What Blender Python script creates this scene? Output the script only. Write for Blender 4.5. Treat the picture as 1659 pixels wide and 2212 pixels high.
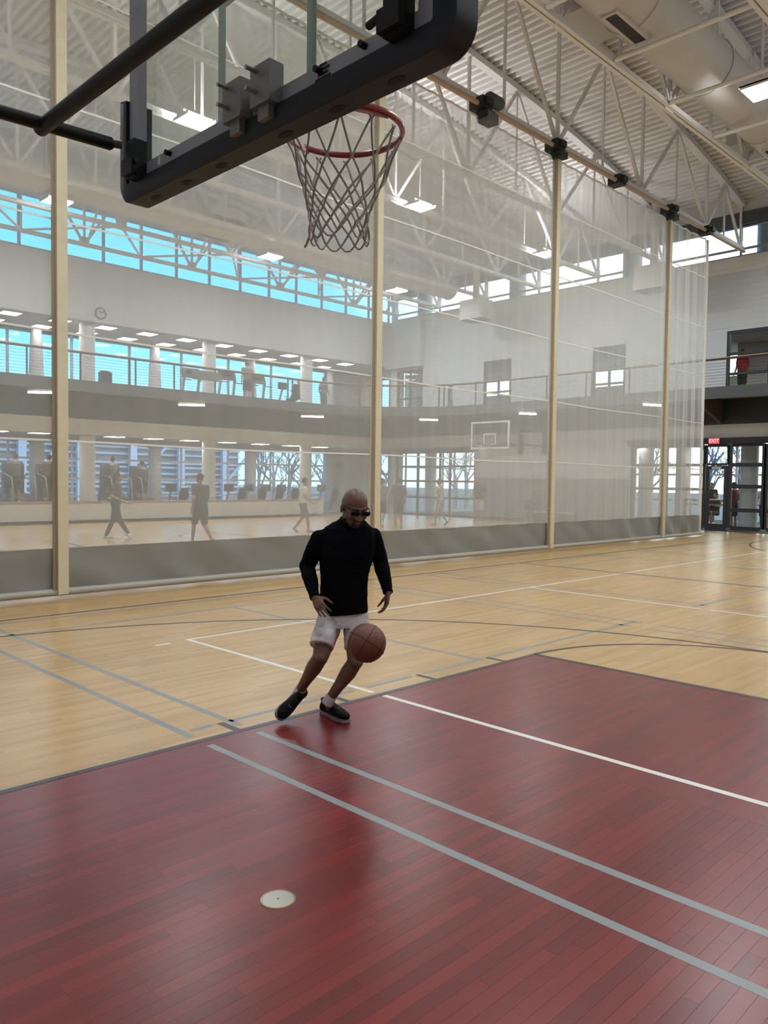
import bpy, bmesh, math, random
import numpy as np
from mathutils import Vector, Matrix, noise as mnoise

# ------------------------------------------------------------------ scene, camera, sky, exposure
for o in list(bpy.data.objects):
    bpy.data.objects.remove(o, do_unlink=True)
S = bpy.context.scene
COL = S.collection
RNG = random.Random(7)
PI = math.pi

IMG_W, IMG_H, F_PX = 1659, 2212, 1699.8
YAW, PITCH, ROLL = 0.7846, -0.0404, 0.0123
CAM = np.array([-0.521, -2.413, 1.637])
c_f = np.array([math.cos(YAW) * math.cos(PITCH), math.sin(YAW) * math.cos(PITCH), math.sin(PITCH)])
_r0 = np.array([math.sin(YAW), -math.cos(YAW), 0.0])
_u0 = np.cross(_r0, c_f)
c_r = math.cos(ROLL) * _r0 + math.sin(ROLL) * _u0
c_u = -math.sin(ROLL) * _r0 + math.cos(ROLL) * _u0
cam_data = bpy.data.cameras.new('camera')
cam_data.sensor_fit = 'VERTICAL'
cam_data.sensor_height = 36.0
cam_data.lens = F_PX * 36.0 / IMG_H
cam_data.clip_start = 0.05
cam_data.clip_end = 500
cam = bpy.data.objects.new('camera', cam_data)
COL.objects.link(cam)
cam.matrix_world = Matrix(((c_r[0], c_u[0], -c_f[0], CAM[0]), (c_r[1], c_u[1], -c_f[1], CAM[1]),
                           (c_r[2], c_u[2], -c_f[2], CAM[2]), (0, 0, 0, 1)))
S.camera = cam

def ray(x, y):
    return c_f + (x - IMG_W / 2) / F_PX * c_r - (y - IMG_H / 2) / F_PX * c_u
def at(x, y, depth):          # point seen at a pixel, at a given distance along the view axis
    return Vector(CAM + depth * ray(x, y))
def onz(x, y, z=0.0):
    d = ray(x, y); return Vector(CAM + d * (z - CAM[2]) / d[2])
def ony(x, y, Y):
    d = ray(x, y); return Vector(CAM + d * (Y - CAM[1]) / d[1])
def onx(x, y, X):
    d = ray(x, y); return Vector(CAM + d * (X - CAM[0]) / d[0])

S.view_settings.view_transform = 'Standard'
S.view_settings.look = 'None'
S.view_settings.gamma = 1.0
S.view_settings.use_curve_mapping = False
S.view_settings.exposure = 0.34
S.cycles.max_bounces = 4
S.cycles.diffuse_bounces = 2
S.cycles.use_adaptive_sampling = True
S.cycles.adaptive_threshold = 0.1
S.cycles.glossy_bounces = 2
S.cycles.transparent_max_bounces = 24
S.cycles.sample_clamp_indirect = 6.0
S.cycles.caustics_reflective = False
S.cycles.caustics_refractive = False

LAMP = 140.0        # emission of the high bay lamps
GALLERY = 18.0      # emission of the small gallery lights
SKY = 1.5

def make_world():
    w = bpy.data.worlds.new('sky'); S.world = w; w.use_nodes = True
    nt = w.node_tree; nt.nodes.clear(); N = nt.nodes.new; L = nt.links.new
    out = N('ShaderNodeOutputWorld'); bg = N('ShaderNodeBackground'); L(bg.outputs[0], out.inputs[0])
    tc = N('ShaderNodeTexCoord'); sep = N('ShaderNodeSeparateXYZ'); L(tc.outputs['Generated'], sep.inputs[0])
    # blue above, paler towards the horizon
    mr = N('ShaderNodeMapRange'); mr.inputs[1].default_value = 0.0; mr.inputs[2].default_value = 0.45
    L(sep.outputs[2], mr.inputs[0])
    cr = N('ShaderNodeValToRGB'); L(mr.outputs[0], cr.inputs[0])
    e = cr.color_ramp.elements
    e[0].position = 0.0; e[0].color = (0.62, 1.0, 1.12, 1)
    e[1].position = 1.0; e[1].color = (0.05, 0.48, 1.10, 1)
    m = e.new(0.38); m.color = (0.12, 0.68, 1.28, 1)
    # thin bright cloud towards the low sun (the +X side)
    dot = N('ShaderNodeVectorMath'); dot.operation = 'DOT_PRODUCT'
    L(tc.outputs['Generated'], dot.inputs[0]); dot.inputs[1].default_value = (0.93, -0.15, 0.33)
    nz = N('ShaderNodeTexNoise'); nz.inputs['Scale'].default_value = 3.0; nz.inputs['Detail'].default_value = 5
    L(tc.outputs['Generated'], nz.inputs['Vector'])
    ad = N('ShaderNodeMath'); ad.operation = 'MULTIPLY_ADD'; L(nz.outputs['Fac'], ad.inputs[0])
    ad.inputs[1].default_value = 0.35; L(dot.outputs['Value'], ad.inputs[2])
    mr2 = N('ShaderNodeMapRange'); mr2.inputs[1].default_value = 0.72; mr2.inputs[2].default_value = 1.0
    L(ad.outputs[0], mr2.inputs[0])
    mix = N('ShaderNodeMix'); mix.data_type = 'RGBA'
    L(mr2.outputs[0], mix.inputs['Factor']); L(cr.outputs['Color'], mix.inputs['A'])
    mix.inputs['B'].default_value = (2.3, 2.35, 2.3, 1)
    L(mix.outputs['Result'], bg.inputs['Color']); bg.inputs['Strength'].default_value = SKY
make_world()

# ------------------------------------------------------------------ materials
MATS = {}
def mat(name, color, rough=0.6, metal=0.0, spec=0.5, emit=None, estr=0.0, noise=0.0, nscale=8.0, bump=0.0, coat=0.0):
    if name in MATS: return MATS[name]
    m = bpy.data.materials.new(name); MATS[name] = m; m.use_nodes = True
    nt = m.node_tree; b = nt.nodes['Principled BSDF']; N = nt.nodes.new; L = nt.links.new
    b.inputs['Base Color'].default_value = (*color, 1); b.inputs['Roughness'].default_value = rough
    b.inputs['Metallic'].default_value = metal; b.inputs['Specular IOR Level'].default_value = spec
    b.inputs['Coat Weight'].default_value = coat
    if emit: b.inputs['Emission Color'].default_value = (*emit, 1); b.inputs['Emission Strength'].default_value = estr
    if noise or bump:
        g = N('ShaderNodeNewGeometry'); t = N('ShaderNodeTexNoise'); t.inputs['Scale'].default_value = nscale
        t.inputs['Detail'].default_value = 1.5; L(g.outputs['Position'], t.inputs['Vector'])
        if noise:
            r = N('ShaderNodeMapRange'); L(t.outputs['Fac'], r.inputs[0])
            r.inputs[3].default_value = 1 - noise; r.inputs[4].default_value = 1 + noise
            x = N('ShaderNodeVectorMath'); x.operation = 'SCALE'; x.inputs[0].default_value = color
            L(r.outputs[0], x.inputs['Scale']); L(x.outputs[0], b.inputs['Base Color'])
        if bump:
            bp = N('ShaderNodeBump'); bp.inputs['Strength'].default_value = bump; bp.inputs['Distance'].default_value = 0.01
            L(t.outputs['Fac'], bp.inputs['Height']); L(bp.outputs[0], b.inputs['Normal'])
    return m

def glass_mat(name, tint, refl=0.08, rough=0.0):
    m = bpy.data.materials.new(name); MATS[name] = m; m.use_nodes = True
    nt = m.node_tree; nt.nodes.clear(); N = nt.nodes.new; L = nt.links.new
    o = N('ShaderNodeOutputMaterial'); mx = N('ShaderNodeMixShader'); t = N('ShaderNodeBsdfTransparent'); g = N('ShaderNodeBsdfGlossy')
    t.inputs[0].default_value = (*tint, 1); g.inputs['Roughness'].default_value = rough
    lw = N('ShaderNodeLayerWeight'); lw.inputs['Blend'].default_value = 0.5
    p5 = N('ShaderNodeMath'); p5.operation = 'POWER'; L(lw.outputs['Facing'], p5.inputs[0]); p5.inputs[1].default_value = 5.0
    ad = N('ShaderNodeMath'); ad.operation = 'MULTIPLY_ADD'; L(p5.outputs[0], ad.inputs[0]); ad.inputs[1].default_value = 0.9; ad.inputs[2].default_value = refl * 0.3
    L(ad.outputs[0], mx.inputs[0]); L(t.outputs[0], mx.inputs[1]); L(g.outputs[0], mx.inputs[2]); L(mx.outputs[0], o.inputs[0])
    return m

def net_mat(name, color, t0):
    """fine woven netting: the light that passes falls with the slant of the view through the weave"""
    m = bpy.data.materials.new(name); MATS[name] = m; m.use_nodes = True
    nt = m.node_tree; nt.nodes.clear(); N = nt.nodes.new; L = nt.links.new
    o = N('ShaderNodeOutputMaterial'); mx = N('ShaderNodeMixShader'); t = N('ShaderNodeBsdfTransparent')
    d = N('ShaderNodeBsdfDiffuse'); tr = N('ShaderNodeBsdfTranslucent'); m2 = N('ShaderNodeMixShader')
    d.inputs[0].default_value = (*color, 1); tr.inputs[0].default_value = (*color, 1); m2.inputs[0].default_value = 0.42
    L(d.outputs[0], m2.inputs[1]); L(tr.outputs[0], m2.inputs[2])
    lw = N('ShaderNodeLayerWeight'); lw.inputs['Blend'].default_value = 0.5
    c = N('ShaderNodeMath'); c.operation = 'SUBTRACT'; c.inputs[0].default_value = 1.0; L(lw.outputs['Facing'], c.inputs[1])
    c2 = N('ShaderNodeMath'); c2.operation = 'MAXIMUM'; L(c.outputs[0], c2.inputs[0]); c2.inputs[1].default_value = 0.12
    dv = N('ShaderNodeMath'); dv.operation = 'DIVIDE'; dv.inputs[0].default_value = 1.0; L(c2.outputs[0], dv.inputs[1])
    pw = N('ShaderNodeMath'); pw.operation = 'POWER'; pw.inputs[0].default_value = t0; L(dv.outputs[0], pw.inputs[1])
    L(pw.outputs[0], mx.inputs[0]); L(m2.outputs[0], mx.inputs[1]); L(t.outputs[0], mx.inputs[2]); L(mx.outputs[0], o.inputs[0])
    return m

KEY_L, KEY_W = 5.79, 1.83
XC = 12.63                       # half-court line
def floor_mat(name, per_object):
    """maple strips along X, stained red inside the two keys"""
    m = bpy.data.materials.new(name); MATS[name] = m; m.use_nodes = True
    nt = m.node_tree; b = nt.nodes['Principled BSDF']; N = nt.nodes.new; L = nt.links.new
    def M(op, a, b_=None, c=None):
        n = N('ShaderNodeMath'); n.operation = op
        for i, v in enumerate((a, b_, c)):
            if v is None: continue
            if isinstance(v, (int, float)): n.inputs[i].default_value = v
            else: L(v, n.inputs[i])
        return n.outputs[0]
    g = N('ShaderNodeNewGeometry'); sp = N('ShaderNodeSeparateXYZ'); L(g.outputs['Position'], sp.inputs[0])
    X, Y = sp.outputs[0], sp.outputs[1]
    if per_object:
        oi = N('ShaderNodeObjectInfo'); rnd = oi.outputs['Random']
    else:
        row = M('FLOOR', M('DIVIDE', Y, 0.057))
        wn = N('ShaderNodeTexWhiteNoise'); wn.noise_dimensions = '1D'; L(row, wn.inputs['W'])
        col = M('FLOOR', M('DIVIDE', M('ADD', X, M('MULTIPLY', wn.outputs['Value'], 3.0)), 0.95))
        wn2 = N('ShaderNodeTexWhiteNoise'); wn2.noise_dimensions = '2D'
        cb = N('ShaderNodeCombineXYZ'); L(row, cb.inputs[0]); L(col, cb.inputs[1]); L(cb.outputs[0], wn2.inputs['Vector'])
        rnd = wn2.outputs['Value']
    # grain drawn out along the strip
    cv = N('ShaderNodeCombineXYZ'); L(M('MULTIPLY', X, 1.3), cv.inputs[0]); L(M('MULTIPLY', Y, 22.0), cv.inputs[1]); L(M('MULTIPLY', rnd, 9.0), cv.inputs[2])
    gr = N('ShaderNodeTexNoise'); gr.inputs['Scale'].default_value = 1.0; gr.inputs['Detail'].default_value = 2.5; L(cv.outputs[0], gr.inputs['Vector'])
    val = M('ADD', M('MULTIPLY', rnd, 0.62), M('MULTIPLY', gr.outputs['Fac'], 0.45))
    def ramp(c0, c1, c2):
        r = N('ShaderNodeValToRGB'); e = r.color_ramp.elements
        e[0].position = 0.12; e[0].color = (*c0, 1); e[1].position = 0.92; e[1].color = (*c2, 1); k = e.new(0.5); k.color = (*c1, 1)
        L(val, r.inputs[0]); return r.outputs[0]
    maple = ramp((0.46, 0.285, 0.115), (0.55, 0.355, 0.148), (0.62, 0.415, 0.185))
    red = ramp((0.115, 0.009, 0.010), (0.165, 0.012, 0.013), (0.215, 0.017, 0.016))
    # inside either key
    xm = M('SUBTRACT', XC, M('ABSOLUTE', M('SUBTRACT', X, XC)))
    ink = M('MULTIPLY', M('LESS_THAN', xm, KEY_L - 0.03), M('GREATER_THAN', xm, 0.0))
    ink = M('MULTIPLY', ink, M('LESS_THAN', M('ABSOLUTE', Y), KEY_W - 0.03))
    mx = N('ShaderNodeMix'); mx.data_type = 'RGBA'; L(ink, mx.inputs['Factor']); L(maple, mx.inputs['A']); L(red, mx.inputs['B'])
    L(mx.outputs['Result'], b.inputs['Base Color'])
    b.inputs['Roughness'].default_value = 0.29
    b.inputs['Specular IOR Level'].default_value = 0.5
    b.inputs['Coat Weight'].default_value = 0.0
    bp = N('ShaderNodeBump'); bp.inputs['Strength'].default_value = 0.04; bp.inputs['Distance'].default_value = 0.004
    cv2 = N('ShaderNodeCombineXYZ'); L(M('MULTIPLY', X, 0.8), cv2.inputs[0]); L(M('MULTIPLY', Y, 6.0), cv2.inputs[1])
    n3 = N('ShaderNodeTexNoise'); n3.inputs['Scale'].default_value = 1.6; n3.inputs['Detail'].default_value = 0; L(cv2.outputs[0], n3.inputs['Vector'])
    L(n3.outputs['Fac'], bp.inputs['Height']); L(bp.outputs[0], b.inputs['Normal'])
    return m

FLOOR = floor_mat('maple_floor', False)
PLANK = floor_mat('maple_plank', True)
WHITE_PAINT = mat('white_paint', (0.72, 0.72, 0.68), 0.6, noise=0.03)
WALL = mat('wall_paint', (0.62, 0.645, 0.645), 0.75, noise=0.03, nscale=3)
WALL_W = mat('wall_cream', (0.78, 0.76, 0.70), 0.75, noise=0.03, nscale=3)
WALL_G = mat('gallery_wall_paint', (0.60, 0.61, 0.60), 0.75, noise=0.03, nscale=3)
DECK = mat('deck_paint', (0.84, 0.80, 0.78), 0.6, noise=0.04)
STEEL_W = mat('truss_paint', (0.82, 0.79, 0.76), 0.5, noise=0.04)
DUCT = mat('duct_paint', (0.60, 0.575, 0.55), 0.5, noise=0.05, nscale=2)
BLACK_FRAME = mat('black_frame', (0.020, 0.024, 0.030), 0.45)
DARK_STEEL = mat('dark_steel', (0.035, 0.040, 0.045), 0.5)
FASCIA = mat('fascia_paint', (0.085, 0.095, 0.098), 0.55)
WOOD_CAP = mat('wood_cap', (0.50, 0.32, 0.16), 0.45, noise=0.15, nscale=20)
CREAM_STRAP = mat('cream_strap', (0.74, 0.66, 0.47), 0.7, noise=0.08, nscale=6)
WEBBING_SHADE = mat('webbing_shade_brown', (0.34, 0.28, 0.19), 0.8)
VINYL = mat('grey_vinyl', (0.275, 0.278, 0.255), 0.5, noise=0.06, nscale=2)
PIPE_G = mat('pipe_grey', (0.46, 0.45, 0.40), 0.4)
SEAM = mat('seam_tape', (0.86, 0.84, 0.76), 0.6)
NET = net_mat('curtain_netting', (0.79, 0.80, 0.755), 0.67)
GLASS = glass_mat('window_glass', (0.94, 0.97, 0.97))
BOARD_GLASS = glass_mat('board_glass', (0.93, 0.965, 0.945), refl=0.1)
LAMP_M = mat('lamp_glow', (0.9, 0.9, 0.9), emit=(0.955, 0.985, 1.01), estr=LAMP)
GAL_M = mat('gallery_glow', (0.9, 0.9, 0.9), emit=(1.0, 0.95, 0.86), estr=GALLERY)
TUBE_M = mat('tube_glow', (0.9, 0.9, 0.9), emit=(1.0, 0.98, 0.95), estr=GALLERY)

# ------------------------------------------------------------------ mesh helpers
ORG = {}
class MB:
    def __init__(s): s.v = []; s.f = []
    def add(s, vs, fs):
        k = len(s.v); s.v += [tuple(p) for p in vs]; s.f += [tuple(i + k for i in f) for f in fs]; return s
    def box(s, x0, x1, y0, y1, z0, z1):
        return s.add([(x0,y0,z0),(x1,y0,z0),(x1,y1,z0),(x0,y1,z0),(x0,y0,z1),(x1,y0,z1),(x1,y1,z1),(x0,y1,z1)],
                     [(0,3,2,1),(4,5,6,7),(0,1,5,4),(1,2,6,5),(2,3,7,6),(3,0,4,7)])
    def bar(s, p, q, w, h, up=(0,0,1)):
        p = Vector(p); q = Vector(q); d = (q - p).normalized(); u = Vector(up)
        if abs(d.dot(u)) > 0.97: u = Vector((1,0,0))
        a = d.cross(u).normalized() * (w / 2); b = a.cross(d).normalized() * (h / 2)
        vs = [c + i * a + j * b for c in (p, q) for i, j in ((-1,-1),(1,-1),(1,1),(-1,1))]
        return s.add(vs, [(0,1,2,3),(7,6,5,4),(0,4,5,1),(1,5,6,2),(2,6,7,3),(3,7,4,0)])
    def tube(s, pts, r, n=8, caps=True, closed=False):
        pts = [Vector(p) for p in pts]; m = len(pts); rs = r if isinstance(r, (list, tuple)) else [r] * m
        ref = None; rings = []
        for i, p in enumerate(pts):
            if closed: t = pts[(i + 1) % m] - pts[i - 1]
            else: t = pts[min(i + 1, m - 1)] - pts[max(i - 1, 0)]
            t = t.normalized() if t.length > 1e-9 else Vector((0,0,1))
            if ref is None:
                ref = Vector((0,0,1)) if abs(t.z) < 0.9 else Vector((1,0,0))
            a = (ref - t * ref.dot(t)).normalized(); b = t.cross(a); ref = a
            rings.append([p + rs[i] * (math.cos(2*PI*k/n) * a + math.sin(2*PI*k/n) * b) for k in range(n)])
        vs = [v for R in rings for v in R]; fs = []
        for i in range(m if closed else m - 1):
            j = (i + 1) % m
            for k in range(n):
                l = (k + 1) % n; fs.append((i*n+k, i*n+l, j*n+l, j*n+k))
        if caps and not closed: fs += [tuple(reversed(range(n))), tuple(range((m-1)*n, m*n))]
        return s.add(vs, fs)
    def prism(s, poly, d):       # polygon (3D points) swept along vector d
        n = len(poly); d = Vector(d); a = [Vector(p) for p in poly]; b = [p + d for p in a]
        return s.add(a + b, [tuple(reversed(range(n))), tuple(range(n, 2*n))] + [(i, (i+1) % n, n + (i+1) % n, n + i) for i in range(n)])
    def lathe(s, prof, c=(0,0,0), n=24, axis='z'):
        vs = []; fs = []; m = len(prof)
        for r, h in prof:
            for k in range(n):
                a = 2*PI*k/n; x, y = r*math.cos(a), r*math.sin(a)
                p = {'z': (x, y, h), 'x': (h, x, y), 'y': (x, h, y)}[axis]
                vs.append((p[0]+c[0], p[1]+c[1], p[2]+c[2]))
        for i in range(m-1):
            for k in range(n):
                l = (k+1) % n; fs.append((i*n+k, i*n+l, (i+1)*n+l, (i+1)*n+k))
        if prof[0][0] > 1e-6: fs.append(tuple(reversed(range(n))))
        if prof[-1][0] > 1e-6: fs.append(tuple(range((m-1)*n, m*n)))
        return s.add(vs, fs)
    def grid(s, fn, nu, nv, thick=None):
        vs = [fn(i / nu, j / nv) for i in range(nu+1) for j in range(nv+1)]
        return s.add(vs, [(i*(nv+1)+j, (i+1)*(nv+1)+j, (i+1)*(nv+1)+j+1, i*(nv+1)+j+1) for i in range(nu) for j in range(nv)])
    def ball(s, c, r, n=12, m=8, R=None):
        r = r if isinstance(r, (tuple, list)) else (r, r, r); vs = []; fs = []
        for j in range(m+1):
            ph = PI*j/m
            for k in range(n):
                th = 2*PI*k/n; p = Vector((r[0]*math.sin(ph)*math.cos(th), r[1]*math.sin(ph)*math.sin(th), r[2]*math.cos(ph)))
                if R is not None: p = R @ p
                vs.append(p + Vector(c))
        for j in range(m):
            for k in range(n):
                l = (k+1) % n; fs.append((j*n+k, (j+1)*n+k, (j+1)*n+l, j*n+l))
        return s.add(vs, fs)
    def capsule(s, p, q, r1, r2, n=14):
        p = Vector(p); q = Vector(q); d = (q-p).normalized(); pts = []; rs = []
        for k in range(5): a = PI/2*k/4; pts.append(p - d*r1*math.cos(a)); rs.append(max(r1*math.sin(a), 1e-4))
        for k in range(5): a = PI/2*k/4; pts.append(q + d*r2*math.sin(a)); rs.append(max(r2*math.cos(a), 1e-4))
        return s.tube(pts, rs, n)
    def loft(s, secs):           # secs: (centre, half-axis a, half-axis b); elliptical sections joined and capped
        n = 24; vs = []; m = len(secs)
        for c, a, b in secs:
            c, a, b = Vector(c), Vector(a), Vector(b)
            vs += [c + a*math.cos(2*PI*k/n) + b*math.sin(2*PI*k/n) for k in range(n)]
        fs = [(i*n+k, i*n+(k+1) % n, (i+1)*n+(k+1) % n, (i+1)*n+k) for i in range(m-1) for k in range(n)]
        fs += [tuple(reversed(range(n))), tuple(range((m-1)*n, m*n))]
        return s.add(vs, fs)
    def mesh(s, name, m, org=(0,0,0), smooth=False):
        me = bpy.data.meshes.new(name)
        ox, oy, oz = org
        me.from_pydata([(x-ox, y-oy, z-oz) for x, y, z in s.v], [], s.f)
        bm = bmesh.new(); bm.from_mesh(me); bmesh.ops.recalc_face_normals(bm, faces=bm.faces); bm.to_mesh(me); bm.free()
        if m: me.materials.append(m)
        if smooth:
            me.polygons.foreach_set('use_smooth', [True] * len(me.polygons))
            try: me.set_sharp_from_angle(angle=math.radians(40))
            except Exception: pass
        me.update(); return me
    def build(s, name, m, parent=None, smooth=False):
        org = ORG.get(parent.name, (0,0,0)) if parent else (0,0,0)
        o = bpy.data.objects.new(name, s.mesh(name, m, org, smooth)); COL.objects.link(o)
        if parent: o.parent = parent; ORG[o.name] = org
        return o

def tag(o, label=None, cat=None, group=None, kind=None):
    if label: o['label'] = label
    if cat: o['category'] = cat
    if group: o['group'] = group
    if kind: o['kind'] = kind
    return o
def thing(name, label, cat, loc=(0,0,0), group=None):
    o = bpy.data.objects.new(name, None); COL.objects.link(o); o.location = loc; o.empty_display_size = 0.1
    ORG[o.name] = tuple(loc); return tag(o, label, cat, group)
def struct(name, mb, m, label=None, cat=None, smooth=False):
    o = mb.build(name, m, None, smooth); return tag(o, label, cat, kind='structure')
def single(name, mb, m, label, cat, group=None, smooth=False):
    """a thing of one mesh, its origin moved to its base"""
    xs, ys, zs = zip(*s_v) if (s_v := mb.v) else ((0,), (0,), (0,))
    org = ((min(xs)+max(xs))/2, (min(ys)+max(ys))/2, min(zs))
    o = bpy.data.objects.new(name, mb.mesh(name, m, org, smooth)); o.location = org; COL.objects.link(o)
    return tag(o, label, cat, group)
def copy_tree(o, loc=None, label=None, parent=None):
    c = o.copy(); COL.objects.link(c)
    if parent: c.parent = parent
    if loc is not None: c.location = loc
    if label: c['label'] = label
    for ch in list(o.children): copy_tree(ch, parent=c)
    return c
ORD = ['first','second','third','fourth','fifth','sixth','seventh','eighth','ninth','tenth','eleventh','twelfth','thirteenth','fourteenth']

# ------------------------------------------------------------------ the floor
X0, X1, Y0, Y1 = -2.2, 27.0, -8.4, 24.7
PX0, PX1, PY0, PY1 = 0.0, 3.42, -1.938, 1.14           # the near strips, built one by one
mb = MB()
mb.box(X0, PX0, Y0, Y1, -0.15, 0).box(PX1, X1, Y0, Y1, -0.15, 0).box(PX0, PX1, Y0, PY0, -0.15, 0).box(PX0, PX1, PY1, Y1, -0.15, 0)
mb.box(PX0, PX1, PY0, PY1, -0.15, -0.0185)
floor = struct('floor', mb, FLOOR, 'polished maple gym floor with red painted key', 'floor')
ORG[floor.name] = (0, 0, 0)
def plank_mesh(L):
    w, h, c = 0.057 - 0.0002, 0.018, 0.0004
    b = MB(); l = L - 0.0002
    b.add([(0,0,-h),(l,0,-h),(l,w,-h),(0,w,-h),(0,0,-c),(l,0,-c),(l,w,-c),(0,w,-c),(c,c,0),(l-c,c,0),(l-c,w-c,0),(c,w-c,0)],
          [(0,3,2,1),(0,1,5,4),(1,2,6,5),(2,3,7,6),(3,0,4,7),(4,5,9,8),(5,6,10,9),(6,7,11,10),(7,4,8,11),(8,9,10,11)])
    return b.mesh('plank', PLANK)
PL = {}
nrow = round((PY1 - PY0) / 0.057); npl = 0
for r in range(nrow):
    x = PX0; y = PY0 + r * 0.057; first = True
    while x < PX1 - 1e-6:
        L = RNG.choice([0.6, 0.75, 0.9, 1.05, 1.2]) if not first else RNG.choice([0.3, 0.5, 0.7, 0.9, 1.1])
        first = False
        if PX1 - x - L < 0.25: L = PX1 - x
        L = round(min(L, PX1 - x), 3)
        if L not in PL: PL[L] = plank_mesh(L)
        o = bpy.data.objects.new('plank', PL[L]); COL.objects.link(o); o.parent = floor; o.location = (x, y, 0); npl += 1
        x += L
LINE_D = mat('line_dark', (0.035, 0.040, 0.042), 0.35, noise=0.1)
LINE_G = mat('line_grey', (0.255, 0.285, 0.285), 0.35, noise=0.06)
LINE_W = mat('line_white', (0.80, 0.79, 0.74), 0.35, noise=0.04)
def line(m, rects=(), arcs=()):
    z = {LINE_G: 0.0005, LINE_W: 0.0008, LINE_D: 0.0011}[m]
    for x0, x1, y0, y1 in rects:
        MB().add([(x0,y0,z),(x1,y0,z),(x1,y1,z),(x0,y1,z)], [(0,1,2,3)]).build('court_line', m, floor)
    for cx, cy, R, a0, a1, w in arcs:
        n = max(12, int(abs(a1-a0)*28)); b = MB()
        b.grid(lambda u, v: (cx+(R+(v-.5)*w)*math.cos(a0+(a1-a0)*u), cy+(R+(v-.5)*w)*math.sin(a0+(a1-a0)*u), z), n, 1)
        b.build('court_line', m, floor)
w = 0.05; h = w/2
XL = 2*XC
def mir(x0, x1): return [(x0, x1), (XL-x1, XL-x0)]
for cy in (0.0, 16.35):
    R = [(0, XL, cy+6.85-h, cy+6.85+h), (0, XL, cy-6.85-h, cy-6.85+h), (XC-h, XC+h, cy-6.825, cy+6.825)]
    A = [(XC, cy, 1.83, 0, 2*PI, w)]
    for s, X in ((1, 0.0), (-1, XL)):
        def rx(a, b): return (min(X+s*a, X+s*b), max(X+s*a, X+s*b))
        R.append((*rx(-w, 0), cy-6.85, cy+6.85))
        for sy in (1, -1):
            R.append((*rx(0, KEY_L-w), cy+sy*1.805-h, cy+sy*1.805+h))
            for t in (2.40, 3.376, 4.342, 5.307):
                a, b = sorted((cy+sy*1.83, cy+sy*2.03)); R.append((*rx(t-h, t+h), a, b))
            R.append((*rx(0, 1.6), cy+sy*5.98-h, cy+sy*5.98+h))
        R.append((*rx(KEY_L-w, KEY_L), cy-1.83, cy+1.83))
        c0 = 0 if s == 1 else PI
        A.append((X+s*(KEY_L-h), cy, 1.805, c0-PI/2, c0+PI/2, w)); A.append((X+s*1.6, cy, 5.98, c0-PI/2, c0+PI/2, w))
    line(LINE_D, R, A)
VB = (3.66, 21.60)
for cy in (0.0, 16.35):
    R = []
    for sy in (1, -1): R.append((VB[0], VB[1], cy+sy*4.57-h, cy+sy*4.57+h))
    for x in (VB[0], 9.67, 15.6, VB[1]):
        for a, b in ((-4.545, -1.88), (-1.76, 1.76), (1.88, 4.545)):
            R.append((x if x != VB[1] else x-w, x+w if x != VB[1] else x, cy+a, cy+b))
    R.append((3.30, 3.46, cy+4.50, cy+4.55))
    line(LINE_W, R)
R = []
for a in (2.11, 9.67, 17.15):
    b = a + 6.02
    for x in (a, a+0.36, b-0.31, b):
        R += [(x-h, x+h, 1.90, 6.66), (x-h, x+h, -1.72, 1.70), (x-h, x+h, -6.66, -1.90)]
    for sy in (1, -1):
        for yy in (6.66, 5.96):
            R.append((a, b, sy*yy-h, sy*yy+h))
        R.append(((a+b)/2+.06-h, (a+b)/2+.06+h, *sorted((sy*2.045, sy*5.935))))
        cuts = [t for t in (2.40, 3.376, 3.685, 4.342, 5.307) if a < t < b]
        x = a+.06
        for t in cuts + [b+.07]:
            R.append((x, t-.07, sy*2.02-h, sy*2.02+h)); x = t+.07
line(LINE_G, R)
# round cover plate of a floor socket
fp = thing('floor_plate', 'round steel cover plate set in the red floor', 'floor plate', (1.326, -0.012, 0))
MB().lathe([(0.0, 0.0028), (0.058, 0.0028), (0.062, 0.002), (0.063, 0.0)], (1.326, -0.012, 0.0002), 40).build('disc', mat('plate_steel', (0.50, 0.50, 0.44), 0.4, 0.5), fp, True)
MB().lathe([(0.063, 0.0), (0.063, 0.0024), (0.068, 0.0020), (0.069, 0.0)], (1.326, -0.012, 0.0002), 40).build('brass_ring', mat('plate_brass', (0.45, 0.38, 0.20), 0.35, 0.8), fp, True)
MB().lathe([(0.0, 0.0004), (0.0045, 0.0004), (0.0045, 0.0)], (1.326, -0.012, 0.0029), 12).build('keyhole', BLACK_FRAME, fp)

# ------------------------------------------------------------------ walls
def wall_cells(axis, p0, p1, u0, u1, z0, z1, openings):
    us = sorted({u0, u1, *[o[0] for o in openings], *[o[1] for o in openings]})
    zs = sorted({z0, z1, *[o[2] for o in openings], *[o[3] for o in openings]})
    b = MB()
    for i in range(len(us)-1):
        for j in range(len(zs)-1):
            uc, zc = (us[i]+us[i+1])/2, (zs[j]+zs[j+1])/2
            if any(o[0] < uc < o[1] and o[2] < zc < o[3] for o in openings): continue
            if axis == 'x': b.box(p0, p1, us[i], us[i+1], zs[j], zs[j+1])
            else: b.box(us[i], us[i+1], p0, p1, zs[j], zs[j+1])
    return b
GX0, GX1, GY = 3.0, 28.0, 28.3            # the two-storey fitness gallery behind the left wall
struct('wall_left', MB().box(X0, X1, 24.7, 24.95, 7.10, 9.22), WALL_G, 'pale grey upper wall below the long high windows', 'wall')
struct('trim_1', MB().box(X0, X1, 24.7, 25.0, 11.02, 13.4), WALL_G, 'pale band above the high windows', 'wall')
struct('trim_2', MB().box(X0, 22.6, 24.7, 25.1, 3.12, 3.66).box(22.6, GX1, 24.7, 24.95, 3.12, 3.66), WALL_W, 'pale band above the lower gallery opening', 'wall')
struct('trim_3', MB().box(X0, X1, 24.72, 25.05, 3.66, 4.55), BLACK_FRAME, 'dark band under the running track', 'wall')
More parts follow.
